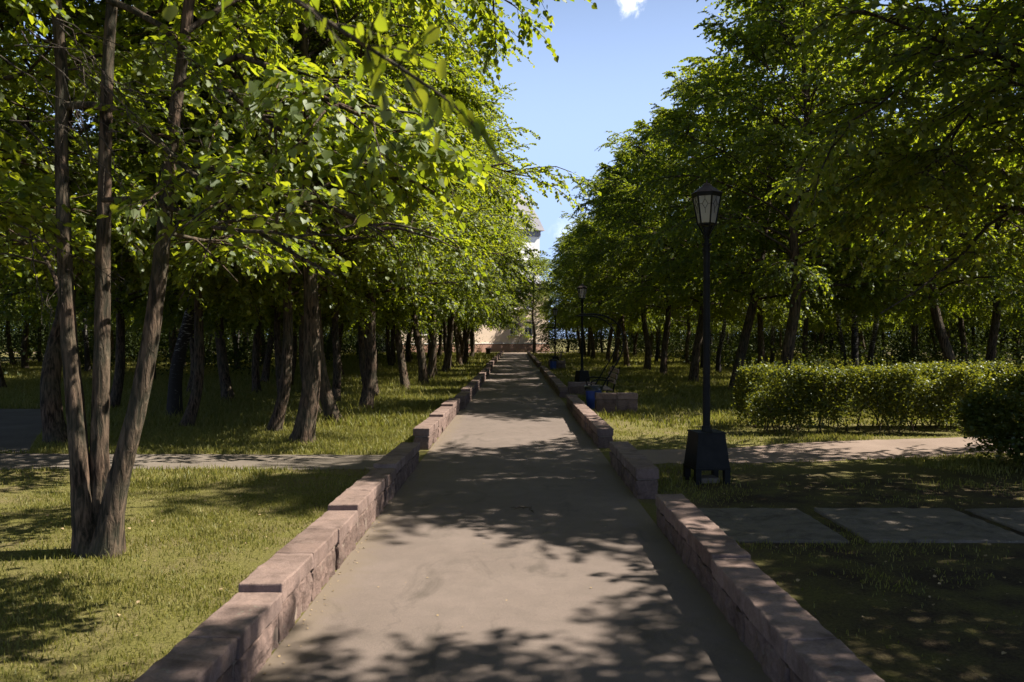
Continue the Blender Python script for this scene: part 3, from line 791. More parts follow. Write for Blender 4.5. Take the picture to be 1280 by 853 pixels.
# ------------------------------------------------------------------ stone walls
def stone(bm, x0, x1, y0, y1, z0, z1, rough, seed, nx=3, ny=7, nz=3, rnd_c=0.018, zt=(0, 0)):
    """one hewn block: a gridded box with rounded corners and uneven faces. zt: extra height of top at y0 and y1"""
    def axis(a, b, n):
        c = min(rnd_c, (b - a) * 0.2)
        return [a, a + c] + [a + c + (b - a - 2 * c) * i / n for i in range(1, n)] + [b - c, b]
    X, Y, Z = axis(x0, x1, nx), axis(y0, y1, ny), axis(z0, z1, nz)
    cache = {}
    def V(i, j, k):
        key = (i, j, k)
        if key in cache: return cache[key]
        x, y, z = X[i], Y[j], Z[k]
        ex = i in (0, len(X) - 1); ey = j in (0, len(Y) - 1); ez = k in (0, len(Z) - 1)
        c = rnd_c * 0.45
        if ex + ey + ez >= 2:
            f = 1.0 if ex + ey + ez == 3 else 0.7
            if ex: x += c * f * (1 if i == 0 else -1)
            if ey: y += c * f * (1 if j == 0 else -1)
            if ez: z += c * f * (1 if k == 0 else -1)
        p = Vector((x * 9 + seed, y * 9, z * 9))
        n = mnoise.noise_vector(p) * rough + mnoise.noise_vector(p * 2.7) * rough * 0.6 + mnoise.noise_vector(p * 6.3) * rough * 0.3
        zz = z + (zt[0] + (zt[1] - zt[0]) * (y - y0) / (y1 - y0)) * (z - z0) / (z1 - z0)
        if k == 0: n.z = 0
        cache[key] = bm.verts.new((x + n.x, y + n.y * 0.5, zz + n.z * 0.7))
        return cache[key]
    a, b, c = len(X) - 1, len(Y) - 1, len(Z) - 1
    for i in range(a):
        for j in range(b):
            bm.faces.new((V(i, j, 0), V(i, j + 1, 0), V(i + 1, j + 1, 0), V(i + 1, j, 0)))
            bm.faces.new((V(i, j, c), V(i + 1, j, c), V(i + 1, j + 1, c), V(i, j + 1, c)))
    for i in range(a):
        for k in range(c):
            bm.faces.new((V(i, 0, k), V(i + 1, 0, k), V(i + 1, 0, k + 1), V(i, 0, k + 1)))
            bm.faces.new((V(i, b, k), V(i, b, k + 1), V(i + 1, b, k + 1), V(i + 1, b, k)))
    for j in range(b):
        for k in range(c):
            bm.faces.new((V(0, j, k), V(0, j, k + 1), V(0, j + 1, k + 1), V(0, j + 1, k)))
            bm.faces.new((V(a, j, k), V(a, j + 1, k), V(a, j + 1, k + 1), V(a, j, k + 1)))


# concrete slabs laid as a path behind the shaded wall
bm = bmesh.new()
SLABS = [(1.56, 2.78), (2.94, 4.30), (4.44, 5.75), (5.9, 7.2)]
rs = random.Random(3)
for x0, x1 in SLABS:
    k = rs.uniform(-0.03, 0.03)
    stone(bm, x0, x1, 6.62 + k, 7.88 + k, -0.05, 0.024 + rs.uniform(-0.004, 0.006), 0.013, x0 * 5, 14, 14, 1, 0.012)
    
o = bm_obj('slab_path', bm, M['slab']); o['kind'] = 'structure'


def wall_run(face, side, y0, y1, label, seed, block=0.72, step=0.045, h=0.16, hc=0.115, wob=0.012, wings=(), per=3):
    """face: x of the side towards the walk, side: +1 the wall lies to +x of it"""
    r = random.Random(seed)
    t = empty('stone_wall', (face + side * 0.12, y0, 0)); tag(t, label, 'wall', 'low stone walls along the walk')
    ox, oy = face + side * 0.12, y0
    lo, cap, mor = bmesh.new(), bmesh.new(), bmesh.new()
    n = max(1, round((y1 - y0) / block)); b = (y1 - y0) / n
    fine = 14 if y0 < 9 else 7 if y0 < 14 else 3
    k = 0
    while k < n:
        m = min(r.choice([per, per, per + 1]), n - k)
        dx = r.uniform(-wob, wob); dz = r.uniform(-0.006, 0.006)
        for j in range(m):
            ya, yb = y0 + (k + j) * b - oy, y0 + (k + j + 1) * b - oy
            ta = dz + step * (1 - j / m); tb = dz + step * (1 - (j + 1) / m)
            xc = side * 0.0 + dx + r.uniform(-0.004, 0.004)
            stone(lo, xc - 0.112, xc + 0.112, ya + 0.004, yb - 0.004, -0.06, h + (ta + tb) / 2, 0.024, seed * 7 + k + j, 4, fine + 3, 5, 0.010)
            stone(cap, xc - 0.125, xc + 0.125, ya + 0.003, yb - 0.003, h + 0.012 + ta * 0.98, h + 0.012 + hc + ta * 0.98, 0.011 if side > 0 else 0.007, seed * 13 + k + j, 3, fine, 2, 0.009, (0, tb - ta))
            box(mor, xc - 0.098, xc + 0.098, ya + (0.03 if k + j == 0 else 0), yb - (0.03 if k + j == n - 1 else 0), -0.05, h + 0.03 + min(ta, tb))
        k += m
    for (yw, x_out) in wings:       # a return of the wall running back from the walk, round the bench bay
        nb_ = max(1, round(abs(x_out) / block)); w0 = 0.13
        for j in range(nb_):
            xa = side * (w0 + (abs(x_out) - w0) * j / nb_); xb = side * (w0 + (abs(x_out) - w0) * (j + 1) / nb_)
            xa, xb = min(xa, xb), max(xa, xb)
            yc = yw - oy
            stone(lo, xa + 0.004, xb - 0.004, yc - 0.112, yc + 0.112, -0.06, 0.30, 0.012, seed + 50 + j, 5, 3, 4, 0.014)
            stone(cap, xa + 0.003, xb - 0.003, yc - 0.125, yc + 0.125, 0.312, 0.44, 0.006, seed + 70 + j, 5, 3, 2, 0.016)
            box(mor, xa, xb, yc - 0.098, yc + 0.098, -0.05, 0.33)
    bm_obj('base_course', lo, M['base'], t); bm_obj('coping', cap, M['cap'], t); bm_obj('mortar', mor, M['mortar'], t)
    return t

LF, RF = -1.30, 1.27
wall_run(LF, -1, 2.3, 10.75, 'sunlit low stone wall in the foreground, stepping up away beside the lawn', 1)
wall_run(LF, -1, 12.1, 18.7, 'sunlit low stone wall starting just past the side path', 2)
wall_run(LF + 0.10, -1, 18.9, 42.0, 'sunlit low stone wall, long stretch past the jog in its line', 3, block=0.8)
wall_run(LF - 0.02, -1, 42.6, 86.0, 'last sunlit low stone wall, ending at the peach building', 4, block=1.1)
wall_run(RF, 1, 2.3, 7.25, 'shaded low stone wall in the foreground with dappled coping', 5, step=0.02)
wall_run(RF, 1, 8.4, 10.75, 'short dark stone wall between slab path and side path', 6, step=0.02, h=0.18)
wall_run(RF, 1, 12.3, 20.0, 'shaded low stone wall past the lamp post, ending by the blue bin', 7, step=0.02)
wall_run(RF, 1, 22.8, 40.6, 'shaded low stone wall with a corner behind the first bench', 8, block=0.8, step=0.015, wings=((22.95, 0.95),))
wall_run(RF, 1, 46.0, 86.0, 'last shaded low stone wall, ending by the peach building', 9, block=1.1, step=0.015)
def wing(x0, x1, y, label, seed):
    t = empty('stone_wall', ((x0 + x1) / 2, y, 0)); tag(t, label, 'wall', 'low stone walls round the bench bays')
    lo, cap, mor = bmesh.new(), bmesh.new(), bmesh.new(); cx = (x0 + x1) / 2
    for j in range(2):
        xa = x0 + (x1 - x0) * j / 2 - cx; xb = x0 + (x1 - x0) * (j + 1) / 2 - cx
        stone(lo, xa + .004, xb - .004, -0.13, 0.13, -0.06, 0.32, 0.014, seed + j, 4, 3, 5, 0.014)
        stone(cap, xa + .003, xb - .003, -0.15, 0.15, 0.332, 0.47, 0.007, seed + 5 + j, 4, 3, 2, 0.016)
        box(mor, xa + (.02 if j == 0 else 0), xb - (.02 if j == 1 else 0), -0.11, 0.11, -0.05, 0.35)
    bm_obj('base_course', lo, M['base'], t); bm_obj('coping', cap, M['cap'], t); bm_obj('mortar', mor, M['mortar'], t)
wing(1.80, 2.74, 17.9, 'short shaded stone wall behind the first blue bin', 31)
wing(1.80, 2.74, 43.4, 'short shaded stone wall beside the farther blue bin', 41)

# ------------------------------------------------------------------ lamp posts
def make_lamp(loc, label, rz=0.0):
    t = empty('street_lamp', loc, rz); tag(t, label, 'street lamp', 'lamp posts along the walk')
    bm = bmesh.new()   # tapered sheet-iron pedestal box
    a = [(-0.225, -0.225), (0.225, -0.225), (0.225, 0.225), (-0.225, 0.225)]
    r4 = 0.205 * math.sqrt(2)
    frustum(bm, 4, r4, 0.19, 0.165 * math.sqrt(2), 0.58, rot=PI / 4)
    frustum(bm, 4, r4 * 1.03, 0.165, r4 * 1.04, 0.19, rot=PI / 4)
    frustum(bm, 4, 0.175 * math.sqrt(2), 0.58, 0.175 * math.sqrt(2), 0.60, rot=PI / 4)
    ped = bm_obj('pedestal', bm, M['black'], t)
    for sx in (-1, 1):
        for sy in (-1, 1):
            bm = bmesh.new()
            cx, cy = sx * 0.175, sy * 0.175
            frustum(bm, 4, 0.045, -0.03, 0.05, 0.166, cx, cy, PI / 4)
            bm_obj('leg', bm, M['black'], t)
    bm = bmesh.new()
    box(bm, -0.12, 0.12, -0.12, 0.12, -0.05, 0.06, 0.01)
    bm_obj('footing', bm, M['paving'], t)
    bm = bmesh.new()
    frustum(bm, 12, 0.062, 0.60, 0.054, 0.66); frustum(bm, 12, 0.044, 0.66, 0.041, 2.80)
    for z0, r0 in ((2.74, 0.052), (2.80, 0.058), (1.9, 0.046)):
        frustum(bm, 12, r0, z0, r0, z0 + 0.025)
    frustum(bm, 12, 0.034, 2.80, 0.028, 2.90)
    bm_obj('pole', bm, M['black'], t)
    # hexagonal lantern
    zb, zt, rb_, rt = 3.06, 3.37, 0.105, 0.165
    bm = bmesh.new()
    frustum(bm, 12, 0.045, 2.885, 0.045, 2.905)
    for i in range(6):
        an = PI / 6 + i * PI / 3
        bar(bm, (0.02 * math.cos(an), 0.02 * math.sin(an), 2.90), (rb_ * math.cos(an), rb_ * math.sin(an), zb), 0.008)
        bar(bm, (rb_ * math.cos(an), rb_ * math.sin(an), zb - 0.01), (rt * math.cos(an), rt * math.sin(an), zt + 0.03), 0.010)
    frustum(bm, 6, 0.022, 2.90, 0.050, zb - 0.04, rot=PI / 6)
    frustum(bm, 6, rb_ * 1.03, zb - 0.018, rb_ * 1.06, zb, rot=PI / 6)
    frustum(bm, 6, rt * 1.04, zt, rt * 1.10, zt + 0.045, rot=PI / 6)
    bm_obj('lantern_frame', bm, M['black'], t)
    for i in range(6):
        a0 = PI / 6 + i * PI / 3; a1 = a0 + PI / 3
        bm = bmesh.new()
        P = [(rb_ * .97 * math.cos(a0), rb_ * .97 * math.sin(a0), zb), (rb_ * .97 * math.cos(a1), rb_ * .97 * math.sin(a1), zb),
             (rt * .97 * math.cos(a1), rt * .97 * math.sin(a1), zt), (rt * .97 * math.cos(a0), rt * .97 * math.sin(a0), zt)]
        P2 = [(x * .975, y * .975, z) for x, y, z in P]
        vo = [bm.verts.new(p) for p in P]; vi = [bm.verts.new(p) for p in P2]
        bm.faces.new(vo); bm.faces.new(vi[::-1])
        for q in range(4): bm.faces.new((vo[q], vi[q], vi[(q + 1) % 4], vo[(q + 1) % 4]))
        g = bm_obj('glass_panel', bm, M['glass'], t)
        # wrought tracery on the pane
        bm = bmesh.new()
        def on(u, v):
            b0 = Vector(P[0]).lerp(Vector(P[1]), u); t0 = Vector(P[3]).lerp(Vector(P[2]), u)
            w_ = b0.lerp(t0, v); return Vector((w_.x * 1.02, w_.y * 1.02, w_.z))
        for (u0, v0, u1, v1) in ((0.5, 0.98, 0.5, 0.88), (0.5, 0.88, 0.28, 0.7), (0.28, 0.7, 0.5, 0.52), (0.5, 0.52, 0.72, 0.7), (0.72, 0.7, 0.5, 0.88),
                                 (0.04, 0.7, 0.28, 0.7), (0.72, 0.7, 0.96, 0.7), (0.5, 0.52, 0.5, 0.36)):
            bar(bm, on(u0, v0), on(u1, v1), 0.0028, 4)
        bm_obj('tracery', bm, M['black'], g)
    bm = bmesh.new()
    frustum(bm, 6, rt * 1.16, zt + 0.045, 0.055, zt + 0.135, rot=PI / 6)
    frustum(bm, 6, 0.06, zt + 0.135, 0.035, zt + 0.165, rot=PI / 6)
    frustum(bm, 8, 0.012, zt + 0.165, 0.004, zt + 0.215)
    bm_obj('lantern_roof', bm, M['rust'], t)
    bm = bmesh.new()
    frustum(bm, 10, 0.03, zb, 0.03, zb + 0.05); frustum(bm, 10, 0.022, zb + 0.05, 0.036, zb + 0.12); frustum(bm, 10, 0.036, zb + 0.12, 0.012, zb + 0.17)
    bm_obj('bulb', bm, M['white'], t)
    return t

make_lamp((2.27, 9.45, 0), 'black lamp post with hexagonal lantern and tapered box base beside the side path', R(8))
make_lamp((2.27, 27.0, 0), 'black lamp post rising beyond the first bench, lantern under dark leaves', R(20))
make_lamp((2.35, 46.8, 0), 'small distant black lamp post past the farther bench', R(3))

# ------------------------------------------------------------------ benches with curved pipe canopies, bins
def make_bench(loc, label):
    t = empty('park_bench', loc); tag(t, label, 'bench', 'benches in the bays of the shaded wall')
    Ln = 1.7
    for k in range(4):
        bm = bmesh.new(); x = -0.18 + k * 0.125
        box(bm, x, x + 0.105, -Ln / 2, Ln / 2, 0.425 - k * 0.008, 0.46 - k * 0.008, 0.006)
        bm_obj('seat_slat', bm, M['wood'], t)
    for k in range(3):
        bm = bmesh.new(); z = 0.56 + k * 0.13; x = 0.34 + k * 0.045
        box(bm, x, x + 0.03, -Ln / 2, Ln / 2, z, z + 0.11, 0.006)
        bm_obj('back_slat', bm, M['wood'], t)
    for sy in (-1, 1):
        y = sy * (Ln / 2 - 0.16)
        acc = Acc()
        def tb(pts, r, K=14):
            P = spline(pts, K); acc.add(*tubes(P[None], np.full((1, K), r), 8))
        tb([(-0.20, y, -0.02), (-0.17, y, 0.2), (-0.19, y, 0.41), (0.0, y, 0.415), (0.30, y, 0.39)], 0.02)
        tb([(0.42, y, -0.02), (0.34, y, 0.2), (0.33, y, 0.40), (0.40, y, 0.70), (0.50, y, 0.98)], 0.02)
        tb([(-0.19, y, 0.43), (-0.22, y, 0.60), (-0.05, y, 0.66), (0.22, y, 0.64), (0.37, y, 0.62)], 0.016)
        link('side_frame', acc.mesh('side_frame'), t, M['black'])
        acc = Acc()
        def tb2(pts, r, K=26):
            P = spline(pts, K); acc.add(*tubes(P[None], np.full((1, K), r), 8))
        tb2([(0.0, y * 1.12, 0.40), (0.28, y * 1.12, 0.88), (0.52, y * 1.12, 1.30), (0.58, y * 1.12, 1.72), (0.40, y * 1.12, 2.08), (0.02, y * 1.12, 2.28), (-0.5, y * 1.12, 2.30)], 0.018)
        link('canopy_pipe', acc.mesh('canopy_pipe'), t, M['black'])
    bm = bmesh.new()
    for (x, z) in ((0.40, 2.08), (0.02, 2.28), (-0.5, 2.30), (0.58, 1.72)):
        bar(bm, (x, -Ln / 2 * 0.92, z), (x, Ln / 2 * 0.92, z), 0.012, 8)
    bm_obj('canopy_rail', bm, M['black'], t)
    return t

make_bench((2.12, 20.6, 0), 'first wooden bench under a curved black pipe frame, behind the blue bin')
make_bench((2.15, 44.9, 0), 'farther dark bench in the bay beside the distant blue bin')

def make_bin(loc, label, s=1.0, mat='blue'):
    t = empty('litter_bin', loc, 0.3); tag(t, label, 'litter bin', 'blue litter bins by the benches' if mat == 'blue' else None)
    bm = bmesh.new()
    n = 20
    frustum(bm, n, 0.15 * s, 0.0, 0.185 * s, 0.50 * s, caps=False)
    frustum(bm, n, 0.145 * s, 0.012, 0.178 * s, 0.50 * s, caps=False)
    frustum(bm, n, 0.15 * s, 0.0, 0.15 * s, 0.012)
    bm_obj('body', bm, M[mat], t, True)
    bm = bmesh.new()
    frustum(bm, n, 0.198 * s, 0.475 * s, 0.202 * s, 0.515 * s, caps=False); frustum(bm, n, 0.176 * s, 0.515 * s, 0.202 * s, 0.515 * s, caps=False)
    frustum(bm, n, 0.186 * s, 0.475 * s, 0.198 * s, 0.475 * s, caps=False)
    bm_obj('rim', bm, M[mat], t)
    rr = random.Random(4)
    bm = bmesh.new()   # crumpled black liner folded over the rim
    rings = []
    for (r, z) in ((0.165, 0.36), (0.172, 0.50), (0.19, 0.545), (0.212, 0.53), (0.218, 0.44)):
        rings.append([bm.verts.new(((r + rr.uniform(-.006, .006)) * s * math.cos(2 * PI * i / n), (r + rr.uniform(-.006, .006)) * s * math.sin(2 * PI * i / n), (z + rr.uniform(-.014, .014)) * s)) for i in range(n)])
    for a, b in zip(rings, rings[1:]):
        for i in range(n): bm.faces.new((a[i], a[(i + 1) % n], b[(i + 1) % n], b[i]))
    bm.faces.new(rings[0][::-1])
    bm_obj('liner', bm, M['liner'], t, True)
    return t

make_bin((1.86, 18.9, 0), 'blue plastic litter bin with black liner at the end of the shaded wall', 1.05)
make_bin((2.05, 43.0, 0), 'distant blue litter bin beside the farther bench', 1.05)
make_bin((-2.75, 80.5, 0), 'small dark litter bin at the far end of the sunlit wall', 1.3, 'rust')

# ------------------------------------------------------------------ hedge and bush
def shrub_mesh(rng, n, inside, bounds, size, up=0.7):
    lo, hi = np.array(bounds[0]), np.array(bounds[1])
    pts = []
    tot = 0
    while tot < n:
        p = rng.uniform(lo, hi, (n, 3)); k = inside(p, rng); pts.append(p[k]); tot += k.sum()
    p = np.concatenate(pts)[:n]
    d = rng.normal(0, 1, (n, 3)); d[:, 2] = d[:, 2] * 0.5 + 0.25
    nr = rng.normal(0, 0.6, (n, 3)); nr[:, 2] += up
    return p, d, nr, size * rng.uniform(0.6, 1.3, n)

def lump(p, f, ph):
    r = np.random.default_rng(int(ph * 10) + 1); v = np.zeros(len(p))
    for o in range(14):
        k = r.normal(0, 1, 3); k *= f * (0.45 + 1.6 * r.random()) / np.linalg.norm(k)
        v += np.sin(p @ k + r.uniform(0, 6.28))
    return v / 3.2

def hedge(name, loc, Lx, Ly, H, n, label, cat, size, seed, round_=False, stems=60, group=None):
    rng = np.random.default_rng(seed)
    t = empty(name, loc); tag(t, label, cat, group)
    def inside(p, rg):
        if round_:
            q = np.sqrt((p[:, 0] / (Lx / 2)) ** 2 + (p[:, 1] / (Ly / 2)) ** 2 + (np.abs(p[:, 2] - H * 0.45) / (H * 0.6)) ** 2.4)
            edge = 1 - q
        else:
            e = np.minimum(np.minimum(Lx / 2 - np.abs(p[:, 0]), Ly / 2 - np.abs(p[:, 1])), H - p[:, 2])
            edge = e
        edge = edge + (0.10 if round_ else 0.06) * lump(p, 4.0, seed) - 0.04
        shell = np.exp(-np.maximum(edge, 0) / 0.24)
        low = np.clip((p[:, 2] - 0.05) / 0.35, 0.12, 1)
        clump = np.clip(0.45 + 1.4 * lump(p, 5.0, seed + 2), 0.03, 1)
        return (edge > rg.normal(0, 0.03, len(p))) & (rg.random(len(p)) < shell * low * clump)
    P = shrub_mesh(rng, n, inside, ((-Lx / 2 - .1, -Ly / 2 - .1, 0.04), (Lx / 2 + .1, Ly / 2 + .1, H + .08)), size)
    # shoots standing above the clipped top
    ns = int(Lx * 26) if not round_ else 60
    sp, sd, sn, ss = [], [], [], []
    acc = Acc()
    for k in range(ns):
        b = np.array([rng.uniform(-Lx / 2, Lx / 2), rng.uniform(-Ly / 2, Ly / 2), H - 0.06 - (0.35 * H * rng.random() if round_ else 0)])
        if round_: b[:2] *= 0.75
        h = rng.uniform(0.06, 0.22); d = np.array([rng.normal(0, .25), rng.normal(0, .25), 1.0])
        acc.add(*tubes(np.stack([b, b + d * h * .5, b + d * h])[None], np.array([[.003, .002, .001]]), 3))
        for s in np.linspace(0.1, 1, 7):
            sp.append(b + d * h * s); sd.append(np.array([rng.normal(), rng.normal(), 0.5])); sn.append(np.array([rng.normal(0, .4), rng.normal(0, .4), 1])); ss.append(size * rng.uniform(.6, 1.0))
    P = [np.concatenate([a, np.array(b)]) for a, b in zip(P, (sp, sd, sn, ss))]
    # woody stems
    for k in range(stems):
        b = np.array([rng.uniform(-Lx / 2, Lx / 2) * (0.4 if round_ else 0.96), rng.uniform(-Ly / 2, Ly / 2) * (0.4 if round_ else 0.8), -0.03])
        Pl = limb_curve(b, rng.uniform(0, 6.28), R(rng.uniform(55, 88)), R(rng.uniform(30, 80)), H * rng.uniform(0.7, 1.0), rng, K=7, wob=0.2)
        Pl[:, 2] = np.minimum(Pl[:, 2], H - 0.05)
        acc.add(*tubes(Pl[None], np.linspace(0.012, 0.004, 7)[None], 5))
    link('foliage', leaf_mesh('foliage', *P, M['leaf_hedge'], 0.85), t)
    link('stems', acc.mesh('stems'), t, M['bark'])['kind'] = 'stuff'
    return t

hedge('hedge', (9.75, 14.75, 0), 10.9, 1.7, 1.18, 110000, 'long clipped green hedge behind the tan side path', 'hedge', 0.045, 3, stems=140)
hedge('bush', (7.35, 10.4, 0), 3.0, 2.1, 1.30, 24000, 'dark rounded bush at the end of the tan side path, in shade', 'bush', 0.05, 8, True, 40)

# ---- undergrowth closing the view under the wood
rng = np.random.default_rng(21)
U = [[], [], [], []]
def clump(cx, cy, r, h, n, size):
    p = rng.normal(0, 0.5, (n, 3)) * np.array([r, r, h * 0.55]) + np.array([cx, cy, h * 0.5])
    p = p[p[:, 2] > 0.03]; m = len(p)
    nr_ = rng.normal(0, .5, (m, 3)); nr_[:, 2] += .8
    U[0].append(p); U[1].append(rng.normal(0, 1, (m, 3))); U[2].append(nr_); U[3].append(size * rng.uniform(.6, 1.3, m))
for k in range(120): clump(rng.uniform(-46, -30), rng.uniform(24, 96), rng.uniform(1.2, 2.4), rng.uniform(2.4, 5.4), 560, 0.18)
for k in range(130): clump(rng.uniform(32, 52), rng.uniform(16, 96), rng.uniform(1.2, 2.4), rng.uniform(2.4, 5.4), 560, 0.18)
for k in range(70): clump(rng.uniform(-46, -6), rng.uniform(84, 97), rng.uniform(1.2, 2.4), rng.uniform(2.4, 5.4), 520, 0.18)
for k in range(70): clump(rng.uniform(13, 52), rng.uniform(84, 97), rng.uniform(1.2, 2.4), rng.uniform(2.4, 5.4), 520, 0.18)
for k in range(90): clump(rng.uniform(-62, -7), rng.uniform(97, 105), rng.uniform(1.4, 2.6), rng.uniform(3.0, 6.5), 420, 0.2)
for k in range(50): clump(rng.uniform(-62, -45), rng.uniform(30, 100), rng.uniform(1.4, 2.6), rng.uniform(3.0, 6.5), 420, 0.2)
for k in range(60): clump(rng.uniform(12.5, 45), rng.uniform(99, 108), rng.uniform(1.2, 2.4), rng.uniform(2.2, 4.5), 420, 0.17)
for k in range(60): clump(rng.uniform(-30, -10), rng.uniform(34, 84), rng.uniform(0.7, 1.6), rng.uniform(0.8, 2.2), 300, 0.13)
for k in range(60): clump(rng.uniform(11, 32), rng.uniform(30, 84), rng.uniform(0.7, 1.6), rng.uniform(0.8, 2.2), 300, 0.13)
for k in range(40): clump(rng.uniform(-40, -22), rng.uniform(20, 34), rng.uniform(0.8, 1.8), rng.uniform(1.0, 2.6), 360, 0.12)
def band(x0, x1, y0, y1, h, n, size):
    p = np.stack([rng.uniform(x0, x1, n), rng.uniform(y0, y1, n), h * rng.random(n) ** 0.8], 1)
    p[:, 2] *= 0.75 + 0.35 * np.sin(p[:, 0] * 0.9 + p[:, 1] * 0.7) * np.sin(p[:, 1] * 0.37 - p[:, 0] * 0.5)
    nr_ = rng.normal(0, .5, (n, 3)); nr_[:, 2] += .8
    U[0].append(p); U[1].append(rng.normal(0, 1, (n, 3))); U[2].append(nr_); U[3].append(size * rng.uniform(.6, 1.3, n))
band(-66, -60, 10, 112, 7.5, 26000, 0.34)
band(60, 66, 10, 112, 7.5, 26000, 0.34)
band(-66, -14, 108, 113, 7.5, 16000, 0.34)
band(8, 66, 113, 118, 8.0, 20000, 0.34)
for k in range(16): clump(rng.uniform(3.6, 11), rng.uniform(97, 99.5), rng.uniform(1.0, 1.7), rng.uniform(2.6, 4.4), 560, 0.15)
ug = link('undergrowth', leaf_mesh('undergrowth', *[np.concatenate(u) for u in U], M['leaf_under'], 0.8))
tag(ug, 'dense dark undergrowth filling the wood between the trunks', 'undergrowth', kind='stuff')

# ------------------------------------------------------------------ buildings at the end of the walk
def wall_with_openings(bm, x0, x1, y, z0, z1, openings, depth):
    xs = sorted({x0, x1, *[o[0] for o in openings], *[o[1] for o in openings]}); zs = sorted({z0, z1, *[o[2] for o in openings], *[o[3] for o in openings]})
    for a, b in zip(xs, xs[1:]):
        for c, d in zip(zs, zs[1:]):
            mx, mz = (a + b) / 2, (c + d) / 2
            if any(o[0] < mx < o[1] and o[2] < mz < o[3] for o in openings): continue
            bm.faces.new([bm.verts.new(p) for p in ((a, y, c), (b, y, c), (b, y, d), (a, y, d))])
    for (a, b, c, d) in openings:
        for q in (((a, c), (a, d)), ((b, d), (b, c)), ((a, d), (b, d)), ((b, c), (a, c))):
            bm.faces.new([bm.verts.new(p) for p in ((q[0][0], y, q[0][1]), (q[1][0], y, q[1][1]), (q[1][0], y + depth, q[1][1]), (q[0][0], y + depth, q[0][1]))])
    bmesh.ops.remove_doubles(bm, verts=bm.verts, dist=1e-4)

bd = empty('apartment_house', (0, 99, 0), R(34)); tag(bd, 'peach rendered house with pink plinth and white framed windows facing down the walk', 'house')
ops = [(x, x + 1.15, z, z + 1.75) for x in (-13.2, -10.2, -7.2, -0.75, 1.45) for z in (2.05, 5.35)]
bm = bmesh.new()
wall_with_openings(bm, -16, 5.2, 0, 1.05, 8.6, ops, 0.22)
for pts in (((5.2, 0), (5.2, 12)), ((5.2, 12), (-16, 12)), ((-16, 12), (-16, 0))):
    (a, b), (c, d) = pts
    bm.faces.new([bm.verts.new(p) for p in ((a, b, 0), (c, d, 0), (c, d, 8.6), (a, b, 8.6))])
bm_obj('wall', bm, M['peach'], bd)
bm = bmesh.new(); box(bm, -16.06, -2.6, -0.08, 0.3, -0.1, 1.02); box(bm, -1.05, 5.26, -0.08, 0.3, -0.1, 1.02); box(bm, -2.6, -1.05, -0.03, 0.3, -0.1, 0.95)
bm_obj('plinth', bm, M['plinth'], bd)
bm = bmesh.new(); box(bm, -16.1, 5.3, -0.12, 0.02, 1.024, 1.10)
bm_obj('ledge', bm, M['white'], bd)
for (a, b, c, d) in ops:
    bm = bmesh.new()
    for (p, q, r_, s_) in ((a, a + .09, c, d), (b - .09, b, c, d), (a + .09, b - .09, c, c + .09), (a + .09, b - .09, d - .09, d), ((a + b) / 2 - .04, (a + b) / 2 + .04, c + .09, d - .09)):
        box(bm, p, q, 0.10, 0.17, r_, s_)
    box(bm, a - .08, b + .08, -0.10, 0.10, c - .07, c - .003)
    w = bm_obj('window', bm, M['white'], bd)
    bm = bmesh.new(); box(bm, a + .09, b - .09, 0.13, 0.15, c + .09, d - .09)
    bm_obj('pane', bm, M['pane'], w)
bm = bmesh.new()
vs = [bm.verts.new(p) for p in ((-16.5, -0.5, 8.6), (5.7, -0.5, 8.6), (5.7, 12.5, 8.6), (-16.5, 12.5, 8.6), (-11, 6, 11.4), (0.5, 6, 11.4))]
for f in ((0, 1, 5, 4), (1, 2, 5), (2, 3, 4, 5), (3, 0, 4), (3, 2, 1, 0)): bm.faces.new([vs[i] for i in f])
bm_obj('roof', bm, M['slate'], bd)

tw = empty('tower', (-2.6, 122, 0), R(30)); tag(tw, 'white tower with grey flared roof showing above the leaves', 'tower')
bm = bmesh.new()
box(bm, -4.6, 4.6, -4.6, 4.6, -0.1, 17.0)
bm_obj('wall', bm, M['white'], tw)
bm = bmesh.new(); box(bm, -4.72, 4.72, -4.72, 4.72, 17.0, 17.9)
bm_obj('cornice', bm, M['slate'], tw)
bm = bmesh.new()
prof = [(5.2, 17.90), (5.0, 18.4), (4.5, 19.9), (3.6, 22.0), (2.6, 23.6), (0.4, 25.5)]
prev = None
for r_, z in prof:
    ring = [bm.verts.new((sx * r_, sy * r_, z)) for sx, sy in ((-1, -1), (1, -1), (1, 1), (-1, 1))]
    if prev:
        for i in range(4): bm.faces.new((prev[i], prev[(i + 1) % 4], ring[(i + 1) % 4], ring[i]))
    else: bm.faces.new(ring[::-1])
    prev = ring
bm.faces.new(prev)
bm_obj('roof', bm, M['slate'], tw)

# ------------------------------------------------------------------ grass and litter
def in_poly(x, y, poly):
    c = np.zeros(len(x), bool); j = len(poly) - 1
    for i in range(len(poly)):
        xi, yi = poly[i]; xj, yj = poly[j]
        c ^= ((yi > y) != (yj > y)) & (x < (xj - xi) * (y - yi) / (yj - yi + 1e-12) + xi); j = i
    return c
POLY_L = [*SIDE_L[0], *SIDE_L[1][::-1]]; POLY_R = [*SIDE_R[0], *SIDE_R[1][::-1]]

def bare(x, y):
    b = (np.abs(x + 0.02) < 1.56)
    b |= in_poly(x, y, POLY_L) | in_poly(x, y, POLY_R) | in_poly(x, y, PLAZA)
    for x0, x1 in SLABS: b |= (x > x0) & (x < x1) & (y > 6.6) & (y < 7.92)
    b |= (y > 90) | ((x > 4.4) & (x < 15.2) & (y > 14.1) & (y < 15.4))
    b |= (np.hypot(x - hb[0], y - hb[1]) < 0.17)
    return b

